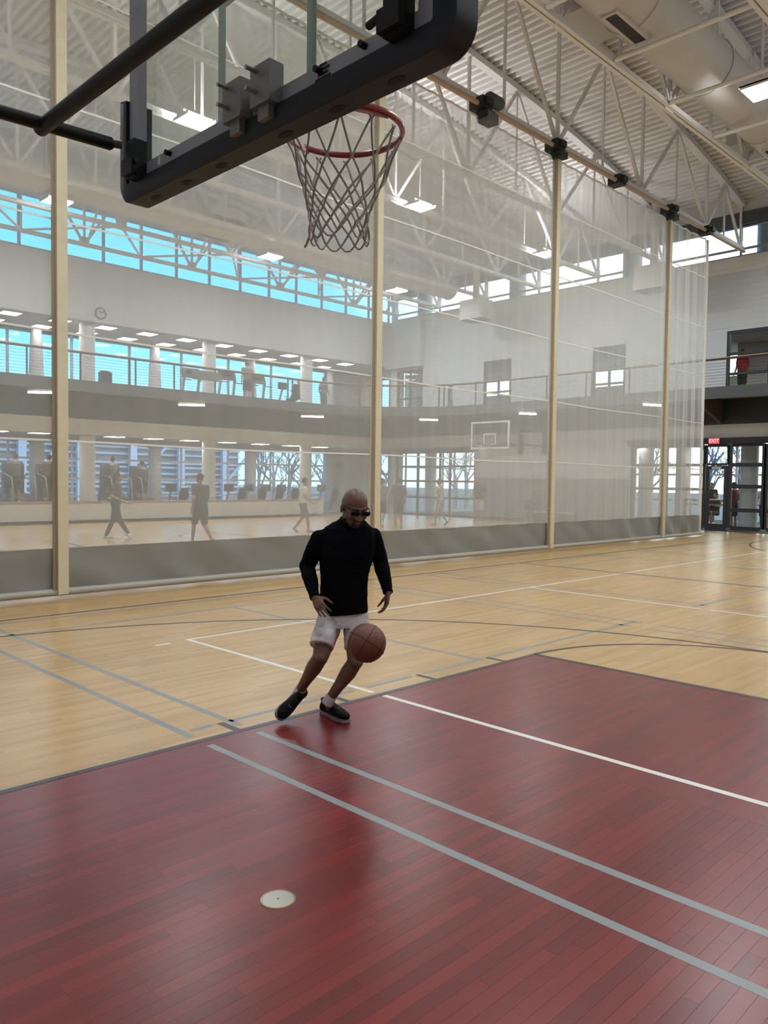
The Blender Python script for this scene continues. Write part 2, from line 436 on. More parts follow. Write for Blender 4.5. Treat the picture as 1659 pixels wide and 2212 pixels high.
struct('wall_left_blank', MB().box(X0, GX0, 24.72, 25.0, 0, 7.1), WALL_G, 'blank lower wall beside the gallery', 'wall')
lw = MB(); N_ = 10
lw.box(GX0, 22.3, 24.7, 24.86, 0.10, 0.70)
arc = [(22.3 + 1.0*math.sin(a), 25.7 - 1.0*math.cos(a)) for a in [PI/2*k/N_ for k in range(N_+1)]]
arc2 = [(22.3 + 0.84*math.sin(a), 25.7 - 0.84*math.cos(a)) for a in [PI/2*k/N_ for k in range(N_+1)]]
def curvebar(b, z0, z1, e=0.0):
    o1 = [(22.3 + (1.0+e)*math.sin(PI/2*k/N_), 25.7 - (1.0+e)*math.cos(PI/2*k/N_)) for k in range(N_+1)]
    o2 = [(22.3 + (0.84-e)*math.sin(PI/2*k/N_), 25.7 - (0.84-e)*math.cos(PI/2*k/N_)) for k in range(N_+1)]
    for k in range(N_):
        q = [o1[k], o1[k+1], o2[k+1], o2[k]]
        b.add([(x,y,z0) for x,y in q]+[(x,y,z1) for x,y in q], [(3,2,1,0),(4,5,6,7),(0,1,5,4),(2,3,7,6),(1,2,6,5),(3,0,4,7)])
curvebar(lw, 0.10, 0.70)
struct('wall_left_low', lw, WALL_W, 'low white wall in front of the exercise machines', 'wall')
cap = MB(); cap.box(GX0, 22.3, 24.66, 24.90, 0.70, 0.76); curvebar(cap, 0.70, 0.76, 0.04)
struct('trim_4', cap, WOOD_CAP, 'wooden cap rail along the low white wall', 'rail')
struct('baseboard_left', MB().box(GX0, 22.3, 24.68, 24.86, 0, 0.10), DARK_STEEL, 'dark baseboard along the low white wall', 'baseboard')
END_OPEN = [(4.6, 12.0, 0, 3.05), (19.4, 24.3, 0, 3.0), (5.3, 8.55, 4.75, 6.88), (12.3, 13.7, 4.75, 6.88), (17.54, 19.02, 4.75, 6.86),
            (22.6, 24.3, 4.75, 6.9), (20.75, 21.05, 4.95, 5.95), (-8.0, 24.5, 9.35, 10.38)]
lo = [o for o in END_OPEN if o[2] < 8.8]
struct('wall_far', wall_cells('x', 27.0, 27.22, Y0, Y1, 0, 8.85, lo), WALL, 'blue grey block wall at the far end of the gym', 'wall')
struct('trim_5', wall_cells('x', 27.0, 27.22, Y0, Y1, 8.85, 10.40, [END_OPEN[-1]]), WALL_W, 'cream band at the foot of the far high windows', 'wall')
struct('trim_6', MB().box(26.92, 27.22, Y0, Y1, 10.38, 10.80), FASCIA, 'dark steel band above the far high windows', 'wall')
struct('trim_7', MB().box(27.0, 27.22, Y0, Y1, 10.80, 13.0), WALL_W, 'cream wall closing the roof at the far end', 'wall')
struct('wall_far_return', MB().box(26.65, 26.998, 22.5, 24.698, 6.98, 9.2), WALL_G, 'stepped corner of the far wall and window wall', 'wall')
struct('baseboard_far', MB().box(26.97, 27.0, 12.0, 19.4, 0, 0.10), DARK_STEEL, 'dark baseboard of the far wall', 'baseboard')
struct('wall_near', MB().box(X0-0.25, X0, Y0, 28.6, 0, 13.4), WALL, 'grey wall at the near end of the gym', 'wall')
struct('wall_right', MB().box(X0, X1, Y0-0.25, Y0, 0, 13.4), WALL, 'grey side wall of the near court', 'wall')

# block courses of the far wall where it can be seen plainly (joints cut as thin recess strips)
jt = MB()
for k in range(11): jt.box(26.996, 27.0, 4.0, 12.2, 7.0 + k*0.2, 7.004 + k*0.2)
for k in range(6): jt.box(26.996, 27.0, 8.55, 12.2, 5.0 + k*0.4, 5.004 + k*0.4)
j = jt.build('mortar_joints', mat('joint', (0.50, 0.52, 0.52), 0.8), bpy.data.objects['wall_far'])

# ------------------------------------------------------------------ roof deck (arched, ribs across the hall)
def zroof(x): return 12.95 - 0.007*(x-11.0)**2
pts = []; x = X0 - 0.1; p = 0.24
while x < X1 + 0.2:
    for dx, dz in ((0, 0), (0.09, 0), (0.115, 0.10), (0.215, 0.10)):
        pts.append((x+dx, zroof(x+dx)+dz))
    x += p
mb = MB()
n = len(pts)
vs = [(x, Y0-0.2, z) for x, z in pts] + [(x, 25.0, z) for x, z in pts]
fs = [(i, i+1, n+i+1, n+i) for i in range(n-1)]
mb.add(vs, fs)
vs = [(x, Y0-0.2, z+0.25) for x, z in pts[::4]] + [(x, 25.0, z+0.25) for x, z in pts[::4]]
n = len(pts[::4]); mb.add(vs, [(i, i+1, n+i+1, n+i) for i in range(n-1)])
struct('ceiling', mb, DECK, 'white ribbed metal roof deck', 'ceiling')

# ------------------------------------------------------------------ windows of the hall
def window(name, label, axis, pos, us, zs, fw, fm, depth=0.08, zbars=None, gm=GLASS):
    """glazed opening: a bar on every division, a pane in every field"""
    root = bpy.data.objects.new(name, None); COL.objects.link(root); tag(root, label, 'window', kind='structure')
    ORG[root.name] = (0, 0, 0)
    B = (lambda b, u0, u1, z0, z1, d0, d1: b.box(pos+d0, pos+d1, u0, u1, z0, z1)) if axis == 'x' else (lambda b, u0, u1, z0, z1, d0, d1: b.box(u0, u1, pos+d0, pos+d1, z0, z1))
    for u in us: B(MB(), u-fw/2, u+fw/2, zs[0], zs[-1], -depth/2, depth/2).build('mullion', fm, root)
    for k, z in enumerate(zs):
        for i in range(len(us)-1): B(MB(), us[i]+fw/2, us[i+1]-fw/2, z-fw/2, z+fw/2, -depth/2, depth/2).build('transom', fm, root)
    for i in range(len(us)-1):
        for k in range(len(zs)-1):
            B(MB(), us[i]+fw/2, us[i+1]-fw/2, zs[k]+fw/2, zs[k+1]-fw/2, -0.004, 0.004).build('pane', gm, root)
    return root
BLUE_FRAME = mat('window_bar_grey', (0.30, 0.33, 0.38), 0.5)
WHITE_FRAME = mat('window_bar_white', (0.62, 0.64, 0.66), 0.5)
window('window_1', 'long band of high windows under the roof on the left wall', 'y', 24.86, [X0+0.05+1.46*k for k in range(20)]+[26.95], [9.25, 10.98], 0.09, BLUE_FRAME)
window('window_2', 'band of high windows at the far end with white daylight', 'x', 27.12, [-8+2.7*k for k in range(12)]+[24.45], [9.38, 9.62, 10.36], 0.07, BLUE_FRAME)
gx = [3.1 + 2.42*k for k in range(10)] + [25.9]
window('window_3', 'outer glass wall of the lower gallery behind the machines', 'y', GY, gx, [0.05, 0.85, 1.55, 2.32, 3.02], 0.075, WHITE_FRAME)
window('window_4', 'outer glass wall of the upper gallery with blue sky', 'y', GY, gx, [4.76, 7.10], 0.09, BLUE_FRAME)
window('window_5', 'corner glazing at the end of the lower gallery', 'x', GX1, [25.15, 25.75, 26.35, 26.95], [0.15, 1.95, 3.0], 0.06, BLUE_FRAME)
window('window_6', 'corner glazing at the end of the upper gallery', 'x', GX1, [25.15, 25.75, 26.35, 26.95], [4.8, 6.75], 0.06, BLUE_FRAME)
window('window_7', 'black framed glass entrance near the far left corner', 'x', 27.08, [19.45, 20.9, 21.5, 22.9, 24.25], [0.06, 0.85, 1.62, 2.3, 2.96], 0.09, BLACK_FRAME)
window('window_8', 'upper window in the far corner above the running track', 'x', 27.08, [22.65, 23.45, 24.25], [4.8, 5.55, 6.85], 0.07, BLACK_FRAME)
window('window_9', 'narrow slit window above the running track', 'x', 27.08, [20.76, 21.04], [4.97, 5.93], 0.05, BLACK_FRAME)
window('window_10', 'upper office window right above the far backboard', 'x', 27.08, [17.6, 18.25, 18.96], [4.8, 5.5, 6.0, 6.8], 0.08, BLACK_FRAME)
window('window_11', 'upper window seen through the curtain between two straps', 'x', 27.08, [12.36, 13.0, 13.64], [4.8, 5.45, 6.05, 6.82], 0.08, BLACK_FRAME)
window('window_12', 'upper window right of the curtain edge, above the track railing', 'x', 27.08, [5.36, 7.15, 8.50], [4.8, 5.42, 6.10, 6.82], 0.09, BLACK_FRAME)
# storefront at the right with a door
wf = window('window_13', 'black framed glass wall beside the far doors', 'x', 27.08, [9.22, 10.6, 11.95], [0.1, 1.45, 2.31, 3.0], 0.10, BLACK_FRAME)
sf = window('window_14', 'black framed fixed glazing right of the glass door', 'x', 27.08, [7.22, 8.33], [0.14, 0.76, 1.57, 2.31, 3.0], 0.13, BLACK_FRAME)
window('window_15', 'black framed transom pane above the glass door', 'x', 27.08, [8.40, 9.16], [2.33, 3.0], 0.08, BLACK_FRAME)
window('window_16', 'black framed glazing cut by the right edge of the picture', 'x', 27.08, [4.66, 6.0, 7.14], [0.14, 0.76, 1.57, 2.31, 3.0], 0.13, BLACK_FRAME)
struct('trim_8', MB().box(26.93, 27.0, 4.5, 12.1, 3.02, 3.24), BLACK_FRAME, 'black header over the far glass entrance', 'header')
struct('trim_9', MB().box(26.94, 27.0, 19.3, 24.4, 2.98, 3.16), BLACK_FRAME, 'dark header over the corner entrance', 'header')
d = bpy.data.objects.new('door_1', None); COL.objects.link(d); tag(d, 'black framed glass door standing at the curtain edge', 'door', kind='structure'); ORG[d.name] = (0,0,0)
for y0, y1, z0, z1 in ((8.41, 8.53, 0.02, 2.28), (9.03, 9.15, 0.02, 2.28), (8.53, 9.03, 2.16, 2.28), (8.53, 9.03, 0.02, 0.26)):
    MB().box(27.04, 27.09, y0, y1, z0, z1).build('door_rail', BLACK_FRAME, d)
MB().box(27.06, 27.068, 8.53, 9.03, 0.26, 2.16).build('pane', GLASS, d)
MB().tube([(27.02, 8.58, 0.95), (26.98, 8.58, 0.95), (26.98, 8.58, 1.25), (27.02, 8.58, 1.25)], 0.012).build('door_handle', mat('chrome', (0.6,0.6,0.6), 0.25, 1.0), d)
MB().box(27.02, 27.05, 8.62, 8.94, 2.17, 2.25).build('closer', mat('closer', (0.55,0.55,0.55), 0.4, 0.6), d)
ex = thing('exit_sign', 'small lit red exit sign above the far glass door', 'sign', tuple(onx(1543, 951, 26.88)))
p = onx(1543, 951, 26.88)
MB().box(26.85, 26.93, p.y-0.19, p.y+0.19, 3.03, 3.24).build('housing', mat('exit_housing', (0.5, 0.3, 0.3), 0.5), ex)
MB().box(26.845, 26.851, p.y-0.175, p.y+0.175, 3.045, 3.225).build('face', mat('exit_face', (0.75, 0.05, 0.06), emit=(1, 0.08, 0.10), estr=0.75), ex)
def text_mesh(txt, size):
    cu = bpy.data.curves.new('t', 'FONT'); cu.body = txt; cu.size = size; cu.align_x = 'CENTER'; cu.align_y = 'CENTER'; cu.extrude = 0.001
    o = bpy.data.objects.new('t', cu); COL.objects.link(o); bpy.context.view_layer.update()
    me = bpy.data.meshes.new_from_object(o.evaluated_get(bpy.context.evaluated_depsgraph_get()))
    bpy.data.objects.remove(o); return me
me = text_mesh('EXIT', 0.17); me.materials.append(mat('exit_letters', (0.9, 0.6, 0.6), emit=(1, 0.55, 0.5), estr=1.0))
lt = bpy.data.objects.new('lettering', me); COL.objects.link(lt); lt.parent = ex
lt.matrix_local = Matrix.Translation(Vector((26.842, p.y, 3.135)) - Vector(ORG[ex.name])) @ Matrix(((0,0,-1,0),(-1,0,0,0),(0,1,0,0),(0,0,0,1)))

# wall pads along the foot of the far wall
pads = thing('wall_padding', 'grey padded panels along the foot of the far wall', 'wall pads', (26.95, 15.7, 0))
PADM = mat('pad_vinyl', (0.27, 0.275, 0.262), 0.6)
for k in range(12):
    y = 12.05 + k*0.612; MB().box(26.93, 26.998, y+0.004, y+0.608, 0.11, 1.78).build('pad', PADM, pads)

# ------------------------------------------------------------------ gallery shell behind the left wall
CARPET = mat('gallery_carpet', (0.16, 0.16, 0.165), 0.9, noise=0.1)
CEIL_G = mat('gallery_ceiling', (0.58, 0.55, 0.55), 0.8)
struct('floor_gallery', MB().box(GX0, GX1+0.2, 24.7, GY+0.2, -0.15, 0.0), CARPET, 'carpet of the lower fitness gallery', 'floor')
struct('floor_gallery_upper', MB().box(GX0, GX1+0.2, 24.72, GY+0.2, 4.40, 4.72), CARPET, 'slab of the upper fitness gallery', 'floor')
struct('ceiling_gallery', MB().box(GX0, GX1+0.2, 24.98, GY+0.2, 3.16, 3.3), CEIL_G, 'ceiling of the lower gallery', 'ceiling')
struct('ceiling_gallery_upper', MB().box(GX0, GX1+0.2, 24.95, GY+0.2, 7.15, 7.3), CEIL_G, 'ceiling of the upper gallery', 'ceiling')
struct('wall_gallery_back', MB().box(25.95, GX1+0.2, GY-0.05, GY+0.2, 0, 7.3), mat('gallery_white', (0.70,0.71,0.73), 0.8), 'white end piece of the gallery back wall', 'wall')
struct('wall_gallery_end', wall_cells('x', GX1-0.02, GX1+0.2, 24.95, GY-0.05, 0, 7.3, [(25.12, 26.98, 0.12, 3.03), (25.12, 26.98, 4.76, 6.8)]), mat('gallery_warm', (0.74,0.66,0.58), 0.8), 'warm white end wall of the gallery', 'wall')
struct('wall_gallery_near', MB().box(GX0-0.2, GX0, 24.95, GY+0.2, 0, 7.3), WALL_G, 'side wall of the gallery out of view', 'wall')
struct('trim_10', MB().box(GX0, 25.95, GY-0.05, GY+0.15, 3.05, 4.74), CEIL_G, 'spandrel between the gallery windows', 'wall')
COLM = mat('column_white', (0.66, 0.665, 0.67), 0.6)
for k, x in enumerate((6.95, 12.0, 17.05, 22.1)):
    mb = MB().lathe([(0.27, 0), (0.27, 3.15)], (x, 25.2, 0), 20)
    struct('column_lower', mb, COLM, 'white column in the lower gallery, %s from the left of four' % ORD[k], 'column', True)
    mb = MB().lathe([(0.27, 4.72), (0.27, 7.14)], (x, 25.2, 0), 20)
    struct('column_upper', mb, COLM, 'white column in the upper gallery, %s from the left of four' % ORD[k], 'column', True)
for k, x in enumerate((6.35, 11.2, 16.05, 20.9, 25.75)):
    for nm, z0, z1 in (('lower', 0, 3.15), ('upper', 4.72, 7.14)):
        mb = MB().lathe([(0.30 if nm == 'upper' else 0.26, z0), (0.19 if nm == 'upper' else 0.26, z1)], (x, 27.75, 0), 20)
        struct('outer_column_' + nm, mb, mat('column_grey', (0.36,0.37,0.40), 0.6), 'grey column by the outer glass of the %s gallery, %s from the left' % (nm, ORD[k]), 'column', True)

# ------------------------------------------------------------------ rooms behind the far wall
struct('floor_far_room', MB().box(27.0, 34.2, 3.0, 24.69, -0.15, 0.0), mat('far_carpet', (0.06,0.06,0.065), 0.9), 'dark carpet behind the glass doors', 'floor')
struct('floor_far_room_upper', MB().box(27.22, 34.2, 3.0, 24.69, 4.40, 4.72), CARPET, 'upper slab behind the far wall', 'floor')
struct('ceiling_far_room', MB().box(27.22, 34.2, 3.0, 24.69, 3.3, 3.4), mat('far_ceiling', (0.55,0.50,0.50), 0.8), 'ceiling behind the glass doors', 'ceiling')
struct('ceiling_far_room_upper', MB().box(27.22, 34.2, 3.0, 24.69, 7.2, 7.3), CEIL_G, 'upper ceiling behind the far wall', 'ceiling')
struct('wall_far_room', MB().box(27.22, 34.2, 2.8, 3.0, 0, 7.3), WALL_W, 'side wall of the room behind the doors', 'wall')
struct('wall_far_room_left', MB().box(28.2, 34.2, 24.7, 24.9, 3.3, 7.3), WALL_W, 'end wall of the room behind the far wall', 'wall')
window('window_19', 'side glazing of the room behind the corner entrance', 'y', 24.8, [28.25+0.95*k for k in range(7)], [0.05, 0.9, 1.6, 2.3, 3.28], 0.07, WHITE_FRAME)
window('window_17', 'outer windows of the room behind the glass doors', 'x', 34.0, [3.0+1.55*k for k in range(15)], [0.05, 0.9, 2.05, 3.3], 0.09, WHITE_FRAME)
window('window_18', 'outer windows of the upper room behind the far wall', 'x', 34.0, [3.0+3.1*k for k in range(8)], [4.75, 7.2], 0.09, WHITE_FRAME)
struct('trim_11', MB().box(33.95, 34.15, 3.0, 24.69, 3.3, 4.74), CEIL_G, 'spandrel of the far outer windows', 'wall')
for k, (px, X) in enumerate(((1618, 28.6), (1395, 30.0), (1475, 32.0), (930, 30.0))):
    y = onx(px, 1050, X).y
    struct('column_far', MB().lathe([(0.30, 0), (0.30, 3.3)], (X, y, 0), 20), COLM, 'white column behind the far glazing, %s' % ('right of the glass door', 'left of the fourth curtain strap', 'right of the fourth curtain strap', 'behind the corner entrance')[k], 'column', True)
for k, y in enumerate((12.45, 17.75, 7.5, 23.1)):
    struct('column_high', MB().lathe([(0.36, 9.2), (0.36, 11.2)], (27.65, y, 0), 20), mat('column_grey2', (0.30,0.32,0.33), 0.6), 'grey column outside the far high windows, %s' % ('left of the fourth strap', 'left of the third strap', 'at the right picture edge', 'by the corner')[k], 'column', True)

# ------------------------------------------------------------------ running track balcony
TZ0, TZ1 = 4.35, 4.72
FX, FY, TR = 24.6, 22.3, 5.0
def track_path(step=0.5):
    P = []
    x = X0
    while x < FX-TR: P.append(((x, FY), (0, -1))); x += step
    for k in range(17):
        a = PI/2*(1-k/16); P.append(((FX-TR+TR*math.cos(a), FY-TR+TR*math.sin(a)), (-math.cos(a), -math.sin(a))))
    y = FY-TR-step
    while y > Y0: P.append(((FX, y), (-1, 0))); y -= step
    P.append(((FX, Y0), (-1, 0)))
    return P
TP = track_path()
def sweep(d0, d1, z0, z1):       # d measured outwards from the track edge (positive towards the wall)
    b = MB(); n = len(TP)
    for (x, y), (nx, ny) in TP:
        b.v += [(x-nx*d0, y-ny*d0, z0), (x-nx*d1, y-ny*d1, z0), (x-nx*d1, y-ny*d1, z1), (x-nx*d0, y-ny*d0, z1)]
    for i in range(n-1):
        for k in range(4): b.f.append((i*4+k, i*4+(k+1) % 4, i*4+4+(k+1) % 4, i*4+4+k))
    b.f += [(0,1,2,3), ((n-1)*4+3, (n-1)*4+2, (n-1)*4+1, (n-1)*4)]
    return b
trk = thing('running_track', 'dark steel running track balcony curving around the gym with cable railing', 'balcony', (0, 0, 0))
sweep(0, 0.08, TZ0, TZ1).build('fascia', FASCIA, trk)
slab = MB(); n = len(TP)
for (x, y), (nx, ny) in TP:
    t = min(((26.99-x)/-nx) if nx < -1e-6 else 1e9, ((24.71-y)/-ny) if ny < -1e-6 else 1e9)
    q = (x-nx*t, y-ny*t); e = (x-nx*0.08, y-ny*0.08)
    slab.v += [(*e, 4.56), (*q, 4.56), (*q, 4.715), (*e, 4.715)]
for i in range(n-1):
    for k in range(4): slab.f.append((i*4+k, i*4+(k+1) % 4, i*4+4+(k+1) % 4, i*4+4+k))
SOFF = mat('track_soffit', (0.30, 0.27, 0.24), 0.8)
slab.build('slab', SOFF, trk)
sweep(0.02, 0.09, 5.56, 5.61).build('top_rail', BLACK_FRAME, trk)
sweep(0.01, 0.10, 5.61, 5.635).build('rail_cap', WOOD_CAP, trk)
for k in range(8): sweep(0.05, 0.058, 4.80+k*0.094, 4.808+k*0.094).build('cable', DARK_STEEL, trk)
# posts, and pairs of posts, at even distances along the edge
acc = 0.0; dist = [0.0]
for i in range(1, n): acc += math.dist(TP[i][0], TP[i-1][0]); dist.append(acc)
def on_path(s):
    for i in range(1, n):
        if dist[i] >= s:
            t = (s-dist[i-1])/(dist[i]-dist[i-1]); a, b = TP[i-1], TP[i]
            return tuple(a[0][k]*(1-t)+b[0][k]*t for k in (0,1)), a[1]
    return TP[-1]
def s_of(x=None, y=None):
    best = min(range(n), key=lambda i: (abs(TP[i][0][0]-x) if x is not None else 0) + (abs(TP[i][0][1]-y) if y is not None else 0)); return dist[best]
s = 1.0; k = 0
while s < acc-0.3:
    for ds in ((0.0, 0.22) if k % 4 == 0 else (0.0,)):
        (x, y), (nx, ny) = on_path(s+ds)
        cx, cy = x-nx*0.055, y-ny*0.055
        MB().box(cx-0.022, cx+0.022, cy-0.022, cy+0.022, 4.715, 5.57).build('post', DARK_STEEL, trk)
    s += 1.67; k += 1
# tapered brackets carrying the slab
s = 0.8
while s < acc-0.3:
    (x, y), (nx, ny) = on_path(s)
    t = min(((26.99-x)/-nx) if nx < -1e-6 else 1e9, ((24.71-y)/-ny) if ny < -1e-6 else 1e9)
    e = Vector((x-nx*0.08, y-ny*0.08, 0)); q = Vector((x-nx*t, y-ny*t, 0)); tx = Vector((-ny, nx, 0))*0.12
    b = MB(); b.prism([e+Vector((0,0,4.38))-tx/2, e+Vector((0,0,4.56))-tx/2, q+Vector((0,0,4.56))-tx/2, q+Vector((0,0,3.72))-tx/2], tx)
    b.build('bracket', mat('bracket_steel', (0.10, 0.075, 0.062), 0.6), trk)
    s += 2.5
struct('trim_12', MB().box(26.94, 26.999, Y0, 24.7, 3.70, 4.56), BLACK_FRAME, 'black band on the far wall under the running track', 'wall')

# ------------------------------------------------------------------ roof trusses
TY = [2.7, 5.4, 8.15, 10.85, 13.5, 16.2, 18.9, 21.6, 24.3]
ZB = 9.60
def build_truss(label):
    root = thing('roof_truss', label, 'truss', (0, 0, ZB), 'white roof trusses')
    n = 24; xs = [X0+0.02+(X1-X0-0.04)*k/n for k in range(n+1)]
    for s in (-1, 1):
        MB().box(X0, 26.99, s*0.055-0.04, s*0.055+0.04, ZB-0.05, ZB+0.05).build('bottom_chord', STEEL_W, root)
    tc = MB()
    for i in range(n): tc.bar((xs[i], 0, zroof(xs[i])-0.10), (xs[i+1], 0, zroof(xs[i+1])-0.10), 0.22, 0.17)
    tc.build('top_chord', STEEL_W, root)
    bn = [-1.1+4.2*k for k in range(7)] + [26.9]
    for x in bn: MB().bar((x, 0, ZB), (x, 0, zroof(x)-0.12), 0.07, 0.07, (1,0,0)).build('post', STEEL_W, root)
    tn = [(bn[i]+bn[i+1])/2 for i in range(len(bn)-1)]
    for i, t in enumerate(tn):
        MB().bar((t, 0, ZB), (t, 0, zroof(t)-0.12), 0.05, 0.05, (1,0,0)).build('post', STEEL_W, root)
        for x in (bn[i], bn[i+1]):
            MB().bar((x, 0, ZB), (t, 0, zroof(t)-0.15), 0.075, 0.075).build('diagonal', STEEL_W, root)
    for x in bn: MB().box(x-0.18, x+0.18, -0.012, 0.012, ZB-0.08, ZB+0.26).build('gusset', STEEL_W, root)
    return root
TL = ['white roof truss nearest the right picture edge', 'white roof truss next to the big round duct', 'white roof truss right above the divider curtain',
      'white roof truss just behind the curtain top', 'white roof truss behind the curtain, second past the curtain top', 'white roof truss halfway over the court behind the curtain',
      'white roof truss in front of the far round duct', 'white roof truss just past the far duct, second from the window wall', 'white roof truss nearest the blue high windows']
T0 = build_truss(TL[0]); T0.location = (0, TY[0], ZB)
for y, l in zip(TY[1:], TL[1:]): copy_tree(T0, (0, y, ZB), l)
# bridging pipes between trusses
k = 0
for x in (10.9, 13.2, 15.5, 17.75, 20.0):
    mb = MB().tube([(x, 2.78, ZB-0.01), (x, 5.28, ZB-0.01)], 0.045, 10)
    single('bridging_pipe', mb, STEEL_W, 'white pipe bridging two trusses below the round duct, %s from the near end' % ORD[k], 'pipe', 'bridging pipes', True); k += 1
k = 0
for x in [-1.1+4.2*i for i in range(7)]:
    if x < 5: continue
    cb = thing('cross_brace', 'white steel cross brace before the blue high windows, %s from the left' % ORD[k], 'brace', (x, 22.95, ZB), 'cross braces by the high windows'); k += 1
    for a, b in (((x, 21.7, ZB+0.05), (x, 24.2, zroof(x)-0.3)), ((x+0.07, 24.2, ZB+0.05), (x+0.07, 21.7, zroof(x)-0.3)), ((x+0.1, 21.72, ZB+0.02), (x+2.0, 24.18, ZB+0.02)), ((x-0.1, 21.72, ZB+0.02), (x-2.0, 24.18, ZB+0.02))):
        MB().bar(a, b, 0.06, 0.06).build('bar', STEEL_W, cb)

# ------------------------------------------------------------------ round ducts
def duct(Y, Z, r, label, xs_box, side):
    root = thing('round_duct', label, 'duct', (12.0, Y, Z-r))
    x = 0.0
    while x < 26.0:
        L = min(3.2, 26.0-x)
        MB().lathe([(r, x), (r, x+L-0.05), (r+0.025, x+L-0.05), (r+0.025, x+L), (r, x+L)], (0, Y, Z), 36, 'x').build('duct_section', DUCT, root, True); x += L
    for xb in xs_box:
        o = MB().box(xb-0.62, xb+0.62, Y+side*(r-0.08) if side > 0 else Y+side*(r+0.45), Y+side*(r+0.45) if side > 0 else Y+side*(r-0.08), Z-0.26, Z+0.24).build('outlet_box', DUCT, root)
        ys = Y+side*(r+0.451)
        MB().box(xb-0.56, xb+0.56, min(ys, ys+side*0.02), max(ys, ys+side*0.02), Z-0.24, Z-0.08).build('grille', mat('grille_dark', (0.03,0.03,0.032), 0.7), o)
        o = MB().box(xb-0.6, xb+0.6, Y-0.16, Y+0.16, Z-r-0.03, Z-r+0.05).build('outlet_slot', DUCT, root)
        MB().box(xb-0.54, xb+0.54, Y-0.10, Y+0.10, Z-r-0.038, Z-r-0.028).build('grille', mat('grille_dark', (0.03,0.03,0.032), 0.7), o)
    for xh in [1.5+2.3*i for i in range(11)]:
        MB().tube([(xh, Y+r*0.92, Z+0.1), (xh, Y+r*0.92, zroof(xh)+0.02)], 0.02, 6).build('hanger', STEEL_W, root)
        MB().tube([(xh, Y-r*0.92, Z+0.1), (xh, Y-r*0.92, zroof(xh)+0.02)], 0.02, 6).build('hanger', STEEL_W, root)
    return root
duct(4.75, 10.3, 0.56, 'large grey round duct under the roof at upper right', (12.6, 20.2), 1)
duct(20.2, 10.05, 0.48, 'large grey round duct behind the curtain, before the blue high windows', (14.0,), -1)
for k, (px, py) in enumerate(((1028, 676), (1412, 608))):
    p = onx(px, py, 25.6)
    dr = thing('duct_outlet', 'grey boxy air outlet hanging before the far wall, %s' % ('left of the third curtain strap', 'left of the fourth curtain strap')[k], 'air outlet', (25.6, p.y, p.z-0.4))
    MB().prism([(25.2, p.y-0.55, p.z-0.30), (25.2, p.y+0.55, p.z-0.30), (25.2, p.y+0.55, p.z+0.5), (25.2, p.y-0.55, p.z+0.5)], (0.8, 0, 0)).build('box', DUCT, dr)
    MB().tube([(25.6, p.y, p.z+0.5), (25.6, p.y, zroof(25.6)+0.02)], 0.14, 12).build('drop', DUCT, dr)
    MB().box(25.25, 25.95, p.y-0.5, p.y+0.5, p.z-0.33, p.z-0.301).build('grille', DARK_STEEL, dr)

# ------------------------------------------------------------------ lamps
HB = {(15.95, 3.6): 'glaring twin high bay lamp at the right picture edge', (8.9, 13.0): 'high bay lamp seen through the glass backboard',
      (16.2, 13.0): 'bright high bay lamp right of the basket net', (16.4, 20.3): 'bright high bay lamp before the blue windows, left of the second strap',
      (22.6, 13.0): 'bright high bay lamp at the third curtain strap', (22.9, 20.4): 'bright high bay lamp just right of the second strap'}
def high_bay(x, y, label, group=None):
    z = 9.42; r = thing('high_bay_lamp', label, 'lamp', (x, y, z), group)
    cv = 0.32 if (3 < y < 4 or y > 19) else 0.15          # open backs added to light the ceiling; closed beside ducts against hot spots
    MB().box(x-0.36, x+0.36, y-cv, y+cv, z+0.03, z+0.12).box(x-0.36, x-0.34, y-0.30, y+0.30, z-0.01, z+0.06).box(x+0.34, x+0.36, y-0.30, y+0.30, z-0.01, z+0.06).build('housing', STEEL_W, r)
    for s in (-1, 1): MB().add([(x-0.33, y+s*0.16-0.13, z), (x+0.33, y+s*0.16-0.13, z), (x+0.33, y+s*0.16+0.13, z), (x-0.33, y+s*0.16+0.13, z)], [(3,2,1,0)]).build('lamp_panel', LAMP_M, r)
    MB().tube([(x, y, z+0.12), (x, y, zroof(x)+0.02 if y < 19 else 9.572)], 0.012, 6).build('hanger', STEEL_W, r)
for (x, y), l in HB.items(): high_bay(x, y, l)
for x, y in ((2.2, 3.6), (8.9, 3.6), (22.7, 3.6), (2.2, -3.7), (8.9, -3.7), (15.95, -3.7), (22.7, -3.7), (2.2, 13.0), (2.2, 20.3)):
    high_bay(x, y, 'high bay lamp over the hall outside the picture', 'lamps outside the picture')
high_bay(8.9, 20.3, 'high bay lamp hidden behind the first curtain strap')
XR = [9.5, 11.2, 12.9, 14.55, 16.25, 18.0, 19.75, 21.45, 23.2, 24.8]
for row, yy in (('front', 25.6), ('rear', 27.2)):
    for k, x in enumerate(XR):
        r = thing('recessed_light', 'recessed square light in the upper gallery ceiling, %s of the %s row from left' % (ORD[k], row), 'ceiling light', (x, yy, 7.12), 'upper gallery lights')
        MB().box(x-0.33, x+0.33, yy-0.33, yy+0.33, 7.125, 7.149).build('frame', CEIL_G, r)
        MB().add([(x-0.29, yy-0.29, 7.12), (x+0.29, yy-0.29, 7.12), (x+0.29, yy+0.29, 7.12), (x-0.29, yy+0.29, 7.12)], [(3,2,1,0)]).build('diffuser', GAL_M, r)
